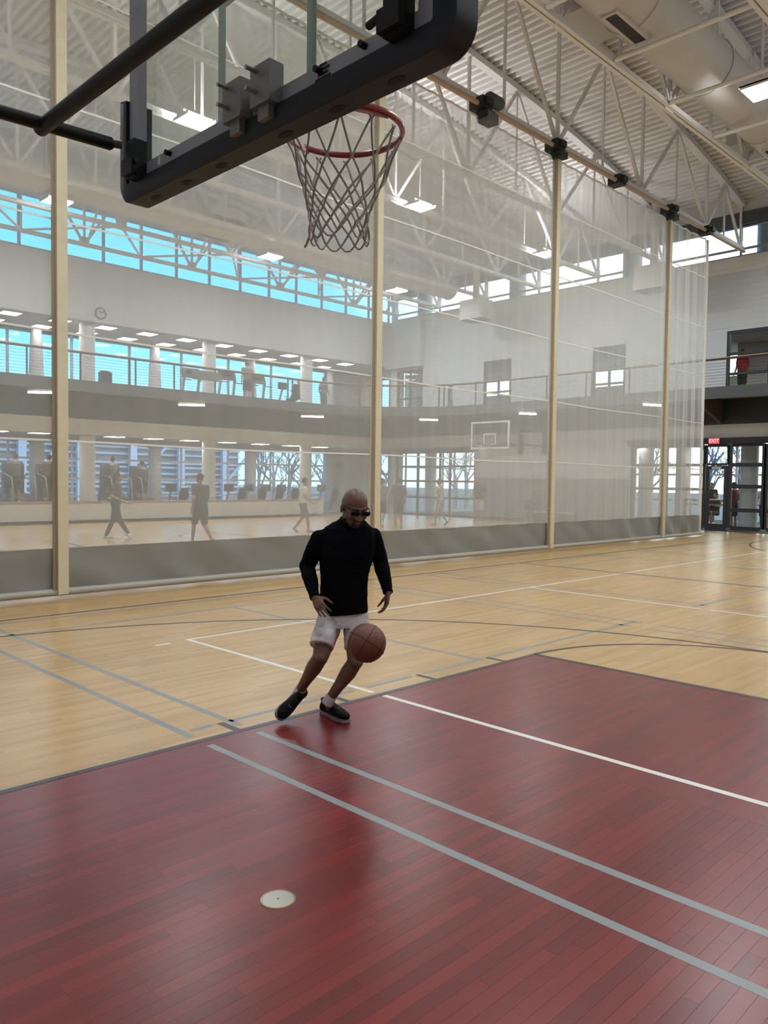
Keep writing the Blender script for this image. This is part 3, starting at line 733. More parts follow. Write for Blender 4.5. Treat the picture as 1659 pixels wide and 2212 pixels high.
for k, x in enumerate([9.1, 10.5, 13.3, 14.9, 16.5, 18.3, 20.0, 21.7, 23.4]):
    yy = 25.75
    r = thing('recessed_light', 'flat light in the lower gallery ceiling, %s from the left' % ORD[k], 'ceiling light', (x, yy, 3.12), 'lower gallery lights')
    MB().box(x-0.33, x+0.33, yy-0.33, yy+0.33, 3.135, 3.159).build('frame', CEIL_G, r)
    MB().add([(x-0.29, yy-0.29, 3.13), (x+0.29, yy-0.29, 3.13), (x+0.29, yy+0.29, 3.13), (x-0.29, yy+0.29, 3.13)], [(3,2,1,0)]).build('diffuser', GAL_M, r)
TUBES = [((94, 848), (0, -1)), ((414, 875), (0, -1)), ((675, 900), (0, -1)), ((926, 907), (-.7, -.7)), ((1140, 894), (-1, 0)), ((1410, 875), (-1, 0))]
TUL = ['at the first curtain strap', 'below the balcony between the first and second straps', 'nearest left of the second strap', 'under the curve of the balcony', 'left of the third curtain strap', 'left of the fourth curtain strap']
for k, ((px, py), (nx, ny)) in enumerate(TUBES):
    p = onz(px, py, 4.2); a = Vector((-nx, -ny, 0)); t = Vector((-ny, nx, 0))
    d_ = Vector((0.36, -0.27, 0)) if k < 3 else ((a*0.75 + t*0.35).normalized()*0.36 if k != 3 else Vector((0.30, -0.24, 0)))
    r = thing('tube_light', 'bare fluorescent tube light under the balcony, %s' % TUL[k], 'tube light', tuple(p), 'tube lights under the balcony')
    MB().tube([p-d_, p+d_], 0.035, 5, caps=False).build('tube', TUBE_M, r)
    MB().bar(p-d_+Vector((0,0,0.06)), p+d_+Vector((0,0,0.06)), 0.10, 0.06).build('batten', STEEL_W, r)
    for s in (-0.7, 0.7):
        q = p+d_*s; MB().tube([q+Vector((0,0,0.08)), (q.x, q.y, 4.565)], 0.008, 6).build('hanger', STEEL_W, r)

struct('wall_far_room_upper_low', MB().box(31.5, 31.6, 3.0, 24.69, 4.72, 5.95), WALL_W, 'low partition in the upper room behind the far wall', 'wall')
struct('wall_far_room_upper_back', MB().box(31.5, 31.6, 3.0, 7.45, 5.95, 7.2).box(31.5, 31.6, 8.0, 9.9, 5.95, 7.2), mat('pinkish_wall', (0.52,0.44,0.44), 0.8), 'pinkish partition seen through the upper right window', 'wall')

for k, (x, y, z) in enumerate(((29.6, 7.6, 3.28), (29.6, 9.8, 3.28), (31.8, 8.6, 3.28), (31.8, 11.0, 3.28), (29.6, 13.0, 3.28), (30.0, 21.5, 3.28), (29.4, 7.4, 7.18), (29.4, 12.6, 7.18), (29.4, 18.0, 7.18))):  # the three upper lights are added to brighten the upper far room
    r = thing('recessed_light', 'flat ceiling light behind the far wall, %s' % ('above the person in dark red', 'just inside the glass door', 'beyond the glass door', 'beyond the fourth strap', 'left of the fourth strap', 'behind the corner entrance', 'added to light the upper right window', 'added to light the upper window between straps', 'added to light the window above the far backboard')[k], 'ceiling light', (x, y, z-0.02), 'far room lights')
    MB().box(x-0.33, x+0.33, y-0.33, y+0.33, z-0.01, z+0.02).build('frame', CEIL_G, r)
    MB().add([(x-0.29, y-0.29, z-0.014), (x+0.29, y-0.29, z-0.014), (x+0.29, y+0.29, z-0.014), (x-0.29, y+0.29, z-0.014)], [(3,2,1,0)]).build('diffuser', GAL_M, r)

# ------------------------------------------------------------------ divider curtain
CY = 8.10; CX0, CX1 = -1.95, 24.2; CT = 9.25
STR = [-2.05+5.87*k for k in range(5)]       # strap positions (the first lies at the near wall)
cur = thing('divider_curtain', 'tall see-through white netting divider curtain with grey foot', 'curtain', (11.0, CY, 0))
def cwave(x, z):
    e = max(0.0, (x-20.5)/3.7)
    a = 0.0025 + 0.030*e**1.5 + 0.008*max(0.0, (z-7.9)/1.35)
    return a*(math.sin(x*11.0+0.6*math.sin(x*2.3)) + 0.5*math.sin(x*23.7+z*0.3)) + 0.010*math.sin(x*0.9+z*0.7)
edges = [CX0]+STR[1:]+[CX1]
for i in range(len(edges)-1):
    a, b = edges[i], edges[i+1]
    fn = lambda u, v, a=a, b=b: (a+(b-a)*u, CY+cwave(a+(b-a)*u, 0.66+(CT-0.66)*v), 0.66+(CT-0.66)*v)
    MB().grid(fn, max(30, int((b-a)*22)), 16).build('netting_panel', NET, cur, True)
    def fv(u, v, a=a, b=b):
        x = a+(b-a)*u; z = 0.10+0.575*v
        y = CY+cwave(x, z)*1.0+0.030*(mnoise.noise(Vector((x*1.7, z*3.0+x*1.1, 3.1*i)))) + 0.012*math.sin(x*5+z*7)
        return (x, y, z)
    MB().grid(fv, max(30, int((b-a)*14)), 10).build('vinyl_panel', VINYL, cur, True)
for z in (2.10, 3.55, 5.02, 6.53, 8.06):
    b = MB(); n = 260
    b.grid(lambda u, v: (CX0+(CX1-CX0)*u, CY-0.012+cwave(CX0+(CX1-CX0)*u, z), z-0.014+0.028*v+0.012*math.sin(3.3*u*8+z)), n, 1)
    b.build('seam', SEAM, cur)
b = MB(); b.grid(lambda u, v: (CX0+(CX1-CX0)*u, CY-0.006+cwave(CX0+(CX1-CX0)*u, CT), CT-0.05+0.05*v), 400, 1); b.build('top_hem', SEAM, cur)
for x in STR[1:]:
    MB().box(x-0.02, x+0.12, CY-0.10, CY+0.05, 0.06, CT).build('strap', CREAM_STRAP, cur)
    MB().box(x-0.075, x-0.025, CY-0.06, CY-0.045, 0.10, CT).build('shade_webbing', WEBBING_SHADE, cur)  # webbing band, coloured dark to stand for the strap's shaded left side
MB().box(CX1-0.05, CX1, CY-0.03, CY+0.03, 0.06, CT).build('end_hem', SEAM, cur)
MB().tube([(CX0, CY-0.02, 0.085), (CX1, CY-0.02, 0.085)], 0.05, 14).build('bottom_pipe', PIPE_G, cur, True)
drv = thing('curtain_hoist', 'tan drive pipe with black hoist clamps above the divider curtain', 'hoist', (12, 8.02, 9.44))
TAN = mat('hoist_tan', (0.56, 0.42, 0.30), 0.45)
MB().tube([(-1.9, 8.02, 9.46), (26.9, 8.02, 9.46)], 0.05, 12).build('drive_pipe', TAN, drv, True)
BLK = mat('hoist_black', (0.018, 0.020, 0.020), 0.5)
for k, (px, py) in enumerate(((1042, 222), (1202, 320), (1336, 390), (1448, 456), (1528, 500))):
    p = ony(px, py, 8.02); x = p.x; z = 9.46; big = k in (0, 1, 3)
    o = MB().box(x-0.16, x+0.16, 7.88, 8.24, z-0.10, z+0.13).box(x-0.10, x+0.10, 7.80, 7.90, z-0.05, z+0.09)
    if big: o.box(x-0.05, x+0.24, 7.86, 8.14, z-0.26, z-0.11)
    o = o.build('clamp', BLK, drv)
    if k == 0:
        MB().lathe([(0.13, -0.2), (0.14, -0.18), (0.14, 0.18), (0.11, 0.24)], (x+0.30, 7.95, z+0.16), 18, 'x').build('motor', mat('motor_grey', (0.07,0.08,0.08), 0.5), o, True)
        MB().box(x-0.02, x+0.34, 7.85, 8.12, z-0.34, z-0.14).build('gearbox', mat('gear_grey', (0.12,0.14,0.13), 0.5), o)
    if big: MB().tube([(x+0.05, 8.05, z-0.2), (x+0.05, 8.08, CT)], 0.012, 6).build('cable', BLK, o)

# ------------------------------------------------------------------ basketball goal seen from behind
BX = 1.22; YS = -0.023
NAVY = mat('pad_navy', (0.0085, 0.0105, 0.018), 0.5, spec=0.25, noise=0.1, nscale=30)
ALU = mat('frame_grey', (0.23, 0.225, 0.265), 0.45)
IRON = mat('goal_black', (0.0035, 0.0042, 0.0065), 0.5, spec=0.22)
RED = mat('rim_red', (0.22, 0.014, 0.022), 0.25, coat=0.4)
goal = thing('basketball_goal', 'glass basketball backboard seen from behind with navy pad and red rim', 'basketball goal', (BX, 0, 2.84))
MB().box(BX-0.013, BX, -0.89+YS, 0.89+YS, 2.93, 3.96).build('glass_panel', BOARD_GLASS, goal)
for nm, y0, y1, z0, z1 in (('l', 0.825, 0.890, 2.890, 3.97), ('r', -0.890, -0.825, 2.890, 3.97), ('t', -0.825, 0.825, 3.90, 3.97), ('b', -0.825, 0.825, 2.890, 2.975)):
    MB().box(BX-0.060, BX-0.0135, y0+YS, y1+YS, z0, z1).build('frame_bar', ALU, goal)
# navy edge pad, swept around the lower corners
path = [(0.943, 3.285), (0.946, 3.27), (0.948, 3.15), (0.948, 2.97)]
for k in range(7): a = PI/2*k/6; path.append((0.883+0.065*math.cos(a), 2.925-0.065*math.sin(a)))
for k in range(-16, 17): path.append((-k*0.878/17.0, 2.860))
path += [(-y, z) for y, z in reversed(path[:11])]
pad = MB(); ring = []
for i, (y, z) in enumerate(path):
    p0 = path[max(i-1, 0)]; p1 = path[min(i+1, len(path)-1)]
    t = Vector((0, p1[0]-p0[0], p1[1]-p0[1])).normalized(); nrm = Vector((0, t.z, -t.y))      # outward side
    if nrm.dot(Vector((0, y, z-3.3))) < 0: nrm = -nrm
    c = Vector((0, y, z)); e = 0.55 if i in (0, len(path)-1) else 1.0
    prof = [(-0.075, -0.055), (-0.075, 0.000), (-0.060, 0.020*e), (0.032, 0.020*e), (0.048, 0.000), (0.048, -0.055)]
    pad.v += [(BX+dx, c.y+nrm.y*dn+YS, c.z+nrm.z*dn) for dx, dn in prof]
n = len(path)
for i in range(n-1):
    for k in range(6): pad.f.append((i*6+k, i*6+(k+1) % 6, i*6+6+(k+1) % 6, i*6+6+k))
pad.f += [tuple(range(6)), tuple(reversed(range((n-1)*6, n*6)))]
pd = pad.build('edge_pad', NAVY, goal, True)
for y in (0.72, 0.47, 0.22, -0.18, -0.45, -0.72):
    b = MB(); b.prism([(BX-0.014+0.016*math.sin(2*PI*k/14), y+0.036*math.cos(2*PI*k/14), 2.8385) for k in range(14)], (0, 0, 0.004)); b.build('pad_slot', mat('slot_black', (0.004,0.004,0.005), 0.8), pd)
# target square painted on the playing side
TG = mat('target_paint', (0.36, 0.40, 0.375), 0.7)
for y0, y1, z0, z1 in ((0.215, 0.265, 2.96, 3.44), (-0.325, -0.275, 2.96, 3.44), (-0.325, 0.265, 3.44, 3.49)):
    MB().box(BX+0.0003, BX+0.0015, y0, y1, z0, z1).build('target_stripe', TG, goal)
# hardware on the back
GREYM = mat('mount_grey', (0.17, 0.165, 0.17), 0.45, 0.4)
for y in (0.005, -0.165):
    o = MB().box(BX-0.115, BX-0.055, y-0.055, y+0.055, 2.915, 3.05).box(BX-0.10, BX-0.06, y-0.03, y+0.03, 2.87, 2.93).build('rim_mount', GREYM, goal)
    for dz in (0.03, 0.10):
        MB().tube([(BX-0.16, y+0.02, 2.93+dz), (BX-0.10, y+0.02, 2.93+dz)], 0.008, 8).build('bolt', mat('bolt_steel', (0.3,0.3,0.3), 0.3, 0.9), o)
for y in (0.52, 0.78, -0.42, -0.63):
    MB().tube([(BX-0.085, y, 2.955), (BX-0.058, y, 2.955)], 0.011, 8).build('stud', IRON, goal)
MB().box(BX-0.0612, BX-0.0602, 0.60, 0.618, 2.935, 2.968).build('sticker', mat('sticker_pale', (0.55,0.5,0.42), 0.6), goal)
lbl = MB()
for k, (a, b) in enumerate(((0.0, 0.075), (0.012, 0.062), (0.005, 0.07), (0.02, 0.055))):
    lbl.box(BX-0.0615, BX-0.0602, -0.47+a, -0.47+b, 2.925+k*0.014, 2.934+k*0.014)
lbl.build('printed_mark', IRON, goal)
for s in (1, -1):
    br = MB().box(BX-0.118, BX-0.058, s*0.775-0.035+YS, s*0.775+0.035+YS, 2.905, 3.06).box(BX-0.135, BX-0.11, s*0.775-0.045+YS, s*0.775+0.045+YS, 2.915, 2.98).build('corner_bracket', IRON, goal)
    MB().tube([(BX-0.125, s*0.76, 2.965), (BX-0.115, s*0.70, 2.965)], 0.012, 8).build('pin', IRON, br)
    MB().tube([(BX-0.11, s*0.865+YS, 3.068), (1.02, s*0.895+YS, 3.066)], 0.018, 10).build('rod_end', mat('rod_brown', (0.045,0.028,0.024), 0.5), goal, True)
    MB().tube([(1.08, s*0.885+YS, 3.066), (1.07, s*0.885+YS, 3.066), (0.12, s*0.93, 3.064)], [0.02, 0.0275, 0.0275], 14).build('support_pipe', IRON, goal, True)
    MB().tube([(0.15, s*0.93, 3.03), (0.15, s*0.93, 9.55)], 0.04, 12).build('mast', IRON, goal, True)
MB().tube([(0.80, 0.93, 3.064), (0.80, -0.93, 3.064)], 0.031, 14).build('cross_pipe', IRON, goal, True)
# rim
RX, RR, RZ = 1.638, 0.2375, 3.042
rim = MB()
for dz, r in ((0.0, 0.0125),):
    rim.tube([(RX+RR*math.cos(2*PI*k/72), RR*math.sin(2*PI*k/72), RZ+dz) for k in range(72)], r, 10, closed=True)
rim = rim.build('rim', RED, goal, True)
pl = MB()
a0 = 1.50
for s in (1, -1):
    for k in range(12):
        q = []
        for j in (k, k+1):
            t = a0+(PI-a0)*j/12; q.append(((RX+RR*math.cos(t), s*RR*math.sin(t)), (RX+RR*math.cos(a0)+(BX+0.02-RX-RR*math.cos(a0))*j/12, s*(RR*math.sin(a0)+(0.085-RR*math.sin(a0))*j/12))))
        (i0, o0), (i1, o1) = q; w4 = [i0, o0, o1, i1]
        pl.add([(x, y, RZ-0.020) for x, y in w4]+[(x, y, RZ+0.004) for x, y in w4], [(3,2,1,0),(4,5,6,7),(0,1,5,4),(1,2,6,5),(2,3,7,6),(3,0,4,7)])
pl.box(BX+0.001, RX-RR, -0.085, 0.085, RZ-0.020, RZ+0.004)
pl.box(BX+0.001, BX+0.022, -0.10, 0.10, 2.93, 3.06)
pl.build('rim_plate', RED, rim)
hk = MB()
for k in range(12):
    t = 2*PI*(k+.5)/12; hk.tube([(RX+(RR-.004)*math.cos(t+d), (RR-.004)*math.sin(t+d), RZ-0.026-0.012*math.sin(PI*(d+.05)/.1)) for d in (-.05, -.02, .02, .05)], 0.003, 6)
hk.build('net_hooks', RED, rim)
# net of knotted cords
NETC = mat('net_cord', (0.30, 0.28, 0.265), 0.8)
lev = [(0.0, 0.234), (-0.135, 0.183), (-0.195, 0.155), (-0.250, 0.136), (-0.300, 0.122), (-0.345, 0.114), (-0.395, 0.118)]
rn = random.Random(3)
node = []
for i, (dz, r) in enumerate(lev):
    row = []
    for k in range(12):
        t = 2*PI*(k+0.5+(0.5 if i % 2 else 0.0))/12
        jr = 0 if i == 0 else rn.uniform(-0.006, 0.006)
        sx = 0.012*(-dz/0.4)
        row.append(Vector((RX+(r+jr)*math.cos(t)-sx*0.6, (r+jr)*math.sin(t)+sx, RZ-0.03+dz+(rn.uniform(-0.006, 0.006) if i else 0))))
    node.append(row)
nb = MB()
def cord(a, b, r=0.0043, sag=0.0):
    m = (a+b)/2; c = Vector((RX, 0, m.z)); out = (m-c).normalized()*sag
    nb.tube([a, a.lerp(b, .25)+out*.7, m+out, a.lerp(b, .75)+out*.7, b], r, 6)
for i in range(len(lev)-1):
    for k in range(12):
        lo = (k, (k-1) % 12) if (i % 2 == 0) else (k, (k+1) % 12)
        for j in lo: cord(node[i][k], node[i+1][j], sag=0.004 if i else -0.006)
for i in range(1, len(lev)):
    for k in range(12): nb.ball(node[i][k], 0.0055, 6, 4)
b_ = node[-1]
for k in range(12):
    a = b_[k]; c = b_[(k+1) % 12]
    if k % 1 == 0 and k not in (7,):
        m = (a+c)/2 + Vector((0, 0, -0.022)); nb.tube([a, a.lerp(m, .6)+Vector((0,0,-0.006)), m, c.lerp(m, .6)+Vector((0,0,-0.006)), c], 0.0036, 6)
nb.tube([b_[4], b_[4]+Vector((0.0, 0.02, -0.03)), b_[4]+Vector((0.005, 0.035, -0.035))], 0.005, 6)
nb.build('net', NETC, goal, True)

# the bouncing ball
bc = at(792, 1389, 4.86); BR = 0.1205
ball = thing('basketball', 'worn reddish brown basketball in mid dribble before the player', 'ball', tuple(bc-Vector((0, 0, BR))))
MB().ball(bc, BR, 48, 32).build('ball_skin', mat('ball_leather', (0.140, 0.042, 0.028), 0.55, noise=0.22, nscale=60, bump=0.25), ball, True)
Rb = Matrix.Rotation(0.6, 3, 'Z') @ Matrix.Rotation(0.5, 3, 'X') @ Matrix.Rotation(0.4, 3, 'Y')
def seamc(fn):
    b = MB(); b.tube([bc + Rb @ (Vector(fn(2*PI*k/80)).normalized()*(BR+0.0002)) for k in range(80)], 0.0022, 6, closed=True)
    b.build('seam', mat('ball_seam', (0.012, 0.008, 0.007), 0.6), ball, True)
seamc(lambda t: (math.cos(t), math.sin(t), 0)); seamc(lambda t: (math.cos(t), 0, math.sin(t)))
for s in (1, -1): seamc(lambda t, s=s: (0.62*math.cos(t), s*(0.78+0.10*math.cos(2*t)), 0.75*math.sin(t)))

# ------------------------------------------------------------------ people
WORK = bpy.data.scenes.new('work')          # a small side scene in which volumes are fused
def remesh(mb, name, m, parent, voxel, smooth=6, disp=0.0, dscale=0.05, cut=None):
    """one continuous skin over overlapping volumes"""
    me = bpy.data.meshes.new('tmp'); me.from_pydata([tuple(v) for v in mb.v], [], mb.f)
    bm = bmesh.new(); bm.from_mesh(me); bmesh.ops.recalc_face_normals(bm, faces=bm.faces); bm.to_mesh(me); bm.free()
    o = bpy.data.objects.new('tmp', me); WORK.collection.objects.link(o)
    r = o.modifiers.new('r', 'REMESH'); r.mode = 'VOXEL'; r.voxel_size = voxel
    if smooth:
        s = o.modifiers.new('s', 'SMOOTH'); s.iterations = smooth; s.factor = 0.5
    if disp:
        t = bpy.data.textures.new('w', 'CLOUDS'); t.noise_scale = dscale; t.noise_depth = 2
        d = o.modifiers.new('d', 'DISPLACE'); d.texture = t; d.strength = disp; d.mid_level = 0.5; d.texture_coords = 'LOCAL'
    WORK.view_layers[0].update(); dg = WORK.view_layers[0].depsgraph; dg.update()
    out = bpy.data.meshes.new_from_object(o.evaluated_get(dg), depsgraph=dg)
    bpy.data.objects.remove(o); bpy.data.meshes.remove(me)
    if cut:
        bm = bmesh.new(); bm.from_mesh(out)
        for co, no in cut:
            res = bmesh.ops.bisect_plane(bm, geom=bm.verts[:]+bm.edges[:]+bm.faces[:], plane_co=co, plane_no=no, clear_outer=True)
            ed = [e for e in res['geom_cut'] if isinstance(e, bmesh.types.BMEdge)]
            bmesh.ops.holes_fill(bm, edges=ed)
        bm.to_mesh(out); bm.free()
    org = ORG.get(parent.name, (0,0,0)); out.transform(Matrix.Translation(-Vector(org)))
    out.name = name; out.materials.clear(); out.materials.append(m)
    out.polygons.foreach_set('use_smooth', [True]*len(out.polygons))
    ob = bpy.data.objects.new(name, out); COL.objects.link(ob); ob.parent = parent; ORG[ob.name] = org
    return ob

def frame_from(fwd, up):
    f = Vector(fwd).normalized(); r = f.cross(Vector(up)).normalized(); u = r.cross(f)
    return Matrix((r, f, u)).transposed()        # columns: right, forward, up

SKIN = mat('skin_brown', (0.135, 0.064, 0.044), 0.5, noise=0.08, nscale=25)
SHIRT = mat('shirt_black', (0.0016, 0.0020, 0.0036), 0.95, spec=0.08)
SHORTS = mat('shorts_white', (0.62, 0.585, 0.62), 0.8)
SHOE = mat('shoe_black', (0.0025, 0.0025, 0.003), 0.7, spec=0.15)
SOLE = mat('shoe_sole', (0.25, 0.22, 0.23), 0.6)
SOCK = mat('sock_white', (0.55, 0.54, 0.56), 0.85)
HAIRD = mat('hair_dark', (0.015, 0.011, 0.010), 0.7)

def shoe(root, ankle, heel, toe, up, w=0.092, sole_m=SOLE, upper_m=SHOE, mark=True, voxel=0.005):
    """heel and toe: sole end points; up: sole normal"""
    heel = Vector(heel); toe = Vector(toe); f = (toe-heel); L = f.length; f.normalize(); R = frame_from(f, up)
    r, u = R.col[0], R.col[2]
    def P(t, s, h): return heel + f*(L*t) + r*s + u*h
    b = MB(); secs = []
    for t, hw, h, o in ((0.00, 0.028, 0.030, 0.03), (0.05, 0.036, 0.042, 0.035), (0.22, 0.037, 0.048, 0.045), (0.42, 0.039, 0.040, 0.045), (0.62, 0.046, 0.033, 0.038), (0.80, 0.046, 0.027, 0.032), (0.93, 0.036, 0.022, 0.028), (1.0, 0.016, 0.014, 0.022)):
        secs.append((P(t, 0, o+0.012), r*hw*w/0.092, u*h))
    b.loft(secs)
    b.loft([(P(0.17, 0, 0.055), r*0.036, f*0.055), (P(0.16, 0, 0.085), r*0.034, f*0.048), (P(0.15, 0, 0.108), r*0.036, f*0.050)])
    sh = remesh(b, 'shoe', upper_m, root, voxel, 4)
    s = MB(); prof = [(0.0, 0.026), (0.06, 0.038), (0.25, 0.040), (0.45, 0.040), (0.65, 0.049), (0.82, 0.048), (0.94, 0.036), (1.0, 0.014)]
    lft = [P(t, -x*w/0.092, 0) for t, x in prof]; rgt = [P(t, x*w/0.092, 0) for t, x in reversed(prof)]
    s.prism(lft+rgt, u*0.022); s.build('sole', sole_m, sh)
    if mark:
        MB().box(-0.5,0.5,-0.5,0.5,-0.5,0.5)
        for ds in (-0.007, 0.007):
            c = P(0.66, ds, 0.076); MB().ball(c, 0.0045, 8, 6).build('logo', mat('mark_white', (0.8,0.8,0.8), 0.5), sh)
        for k in range(5):
            t = 0.34+0.055*k; hh = 0.094-0.10*(t-0.34)
            MB().tube([P(t, -0.020, hh-0.003), P(t, 0, hh+0.004), P(t, 0.020, hh-0.003)], 0.003, 6).build('lace', upper_m, sh)
    return sh

def hand_volumes(b, wrist, fwd, side, palm_n, curl=0.5, thumb=1, scale=1.0, spread=0.10):
    """palm and five bent fingers. side: direction of the thumb; palm_n: direction the palm faces"""
    f = Vector(fwd).normalized(); n = (Vector(palm_n)-f*Vector(palm_n).dot(f)).normalized(); s = n.cross(f)
    if s.dot(Vector(side)) < 0: s = -s
    W = Vector(wrist); k = scale
    b.loft([(W, s*0.026*k, n*0.020*k), (W+f*0.03*k, s*0.034*k, n*0.017*k), (W+f*0.065*k, s*0.041*k, n*0.015*k), (W+f*0.090*k, s*0.040*k, n*0.012*k)])
    for i, (off, L, rad) in enumerate(((0.030, 0.074, 0.0088), (0.0105, 0.084, 0.0090), (-0.0095, 0.078, 0.0086), (-0.029, 0.062, 0.0078))):
        base = W+f*(0.088-0.004*abs(i-1))*k+s*off*k
        d = (f+s*(off/0.03)*spread).normalized(); p = base; ang = 0.0
        for j, (seg, cc) in enumerate(((0.44, 0.35), (0.32, 0.75), (0.26, 0.55))):
            ang += curl*cc*(1.0+0.12*i); dd = (d*math.cos(ang)+n*math.sin(ang)).normalized(); q = p+dd*L*seg*k
            b.capsule(p, q, rad*k*(1-0.07*j), rad*k*(0.93-0.09*j), 10); p = q
    p = W+f*0.030*k+s*0.028*k
    d1 = (f*0.62+s*0.72+n*0.30).normalized(); d2 = (f*0.86+s*0.30+n*0.42).normalized()
    q = p+d1*0.042*k; b.capsule(p, q, 0.0125*k, 0.0105*k, 10); b.capsule(q, q+d2*0.034*k, 0.0105*k, 0.0088*k, 10); b.capsule(q+d2*0.034*k, q+d2*0.034*k+(d2+n*0.2).normalized()*0.022*k, 0.0088*k, 0.0068*k, 10)

def build_player():
    D = 5.30
    J = dict(neck=at(757,1126,D+.02), chest=at(752,1178,D+.02), waist=at(743,1258,D+.03), pel=at(741,1322,D+.03),
             shA=at(690,1164,D), elA=at(663,1224,D+.05), wrA=at(680,1290,D-.14), shB=at(805,1159,D+.04), elB=at(823,1217,D+.09), wrB=at(838,1279,D-.04),
             hipA=at(714,1340,D+.03), knA=at(692,1420,D-.10), anA=at(646,1494,D+.10), hipB=at(769,1340,D+.05), knB=at(768,1428,D-.08), anB=at(711,1512,D-.02))
    base = onz(720, 1562); root = thing('person', 'man in black long sleeved shirt and white shorts dribbling a basketball', 'person', (base.x, base.y, 0))
    R = Vector(c_r); U = Vector((0,0,1)); T = -Vector((c_f[0], c_f[1], 0)).normalized()     # right, up, towards the camera
    b = MB()
    # head: skull, jaw, brow, nose, ears, lips in a head frame turned right and bowed
    hc = at(766.5, 1095.5, D-.05)
    fwd = (T*0.80 + R*0.36 - U*0.42).normalized(); Hm = frame_from(fwd, U*1.0 + R*0.02)
    HS = 1.08
    def H(x, y, z): return hc + Hm @ Vector((x, y, z))*HS
    b.ball(H(0, -0.012, 0.028), (0.0821, 0.1037, 0.0907), 24, 18, Hm)
    b.ball(H(0, 0.018, -0.022), (0.0713, 0.0821, 0.0842), 20, 16, Hm)
    b.ball(H(0, 0.030, -0.070), (0.0551, 0.0626, 0.0562), 18, 14, Hm)
    b.ball(H(0, 0.062, -0.098), (0.0292, 0.0259, 0.0216), 14, 10, Hm)
    b.ball(H(0, 0.070, 0.022), (0.0540, 0.0238, 0.0162), 14, 10, Hm)
    for s in (-1, 1):
        b.ball(H(s*0.079, -0.010, -0.012), (0.0108, 0.0227, 0.0367), 12, 10, Hm)
        b.ball(H(s*0.040, 0.068, -0.030), (0.0238, 0.0173, 0.0216), 12, 10, Hm)
        b.ball(H(s*0.013, 0.096, -0.036), (0.0108, 0.0119, 0.0108), 10, 8, Hm)
        b.ball(H(s*0.030, 0.082, 0.002), (0.0151, 0.0108, 0.0097), 10, 8, Hm)
    b.capsule(H(0, 0.086, 0.010), H(0, 0.106, -0.034), 0.010, 0.013)
    b.ball(H(0, 0.087, -0.060), (0.0248, 0.0130, 0.0076), 12, 8, Hm); b.ball(H(0, 0.084, -0.073), (0.0216, 0.0130, 0.0086), 12, 8, Hm)
    b.capsule(H(0, -0.035, -0.06), J['neck']+U*0.01, 0.058, 0.062)
    # trunk
    for a, c, hw, hd in (('neck', 'chest', 0.13, 0.085),):
        pass
    b.loft([(J['neck']+U*0.005, R*0.060, T*0.058), (J['neck']-U*0.06, R*0.090, T*0.070), (J['chest'], R*0.155, T*0.102), (J['waist'], R*0.130, T*0.092), (J['pel'], R*0.148, T*0.10), (J['pel']-U*0.07, R*0.13, T*0.09)])
    for s in 'AB':
        b.capsule(J['neck']-U*0.07, J['sh'+s]-U*0.01, 0.045, 0.042); b.capsule(J['sh'+s]-U*0.01, J['el'+s], 0.042, 0.038)
        b.capsule(J['el'+s], J['el'+s].lerp(J['wr'+s], .3), 0.040, 0.041); b.capsule(J['el'+s].lerp(J['wr'+s], .3), J['wr'+s], 0.041, 0.027)
        h, k, a = J['hip'+s], J['kn'+s], J['an'+s]
        b.capsule(h, h.lerp(k, .5), 0.086, 0.074); b.capsule(h.lerp(k, .5), k, 0.074, 0.054)
        back = -T if s == 'A' else (-T*0.8+R*0.3)
        b.capsule(k, k.lerp(a, .3)+back*0.014, 0.051, 0.055); b.capsule(k.lerp(a, .3)+back*0.014, k.lerp(a, .62)+back*0.006, 0.055, 0.040); b.capsule(k.lerp(a, .6), a, 0.040, 0.031)
        b.ball(k+T*0.016, (0.043, 0.043, 0.045), 14, 10)
    # hands
    hand_volumes(b, J['wrA'], at(698,1322,D-.22)-J['wrA'], R*1.0+U*0.1, -T*0.85-U*0.25+R*0.3, 0.42, scale=0.98, spread=0.16)
    hand_volumes(b, J['wrB'], at(834,1312,D-.06)-J['wrB'], -R*0.9+T*0.2, -R*0.75+T*0.25-U*0.1, 0.62, scale=0.95, spread=0.12)
    # feet, inside the shoes
    hA, tA = at(651,1497,D+.13), at(602,1549,D-.06); hB, tB = onz(697,1538,0.004), onz(751,1562,0.004)
    b.capsule(J['anA'], hA.lerp(tA, .3), 0.031, 0.03); b.capsule(hA.lerp(tA, .25), hA.lerp(tA, .85), 0.03, 0.026)
    b.capsule(J['anB'], hB.lerp(tB, .3)+U*0.045, 0.031, 0.03); b.capsule(hB.lerp(tB, .25)+U*.045, hB.lerp(tB, .85)+U*.04, 0.03, 0.026)
    remesh(b, 'body', SKIN, root, 0.0045, 5)
    # shirt
    b = MB()
    b.loft([(at(759,1120,D), R*0.074, T*0.056), (at(757,1128,D), R*0.112, T*0.072), (at(753,1141,D), R*0.168, T*0.094), (at(751,1162,D), R*0.190, T*0.118), (at(749,1195,D), R*0.190, T*0.130),
            (at(746,1225,D+.01), R*0.170, T*0.128), (at(743,1262,D+.02), R*0.160, T*0.122), (at(742,1300,D+.03), R*0.163, T*0.128), (at(742,1331,D+.03), R*0.166, T*0.134)])
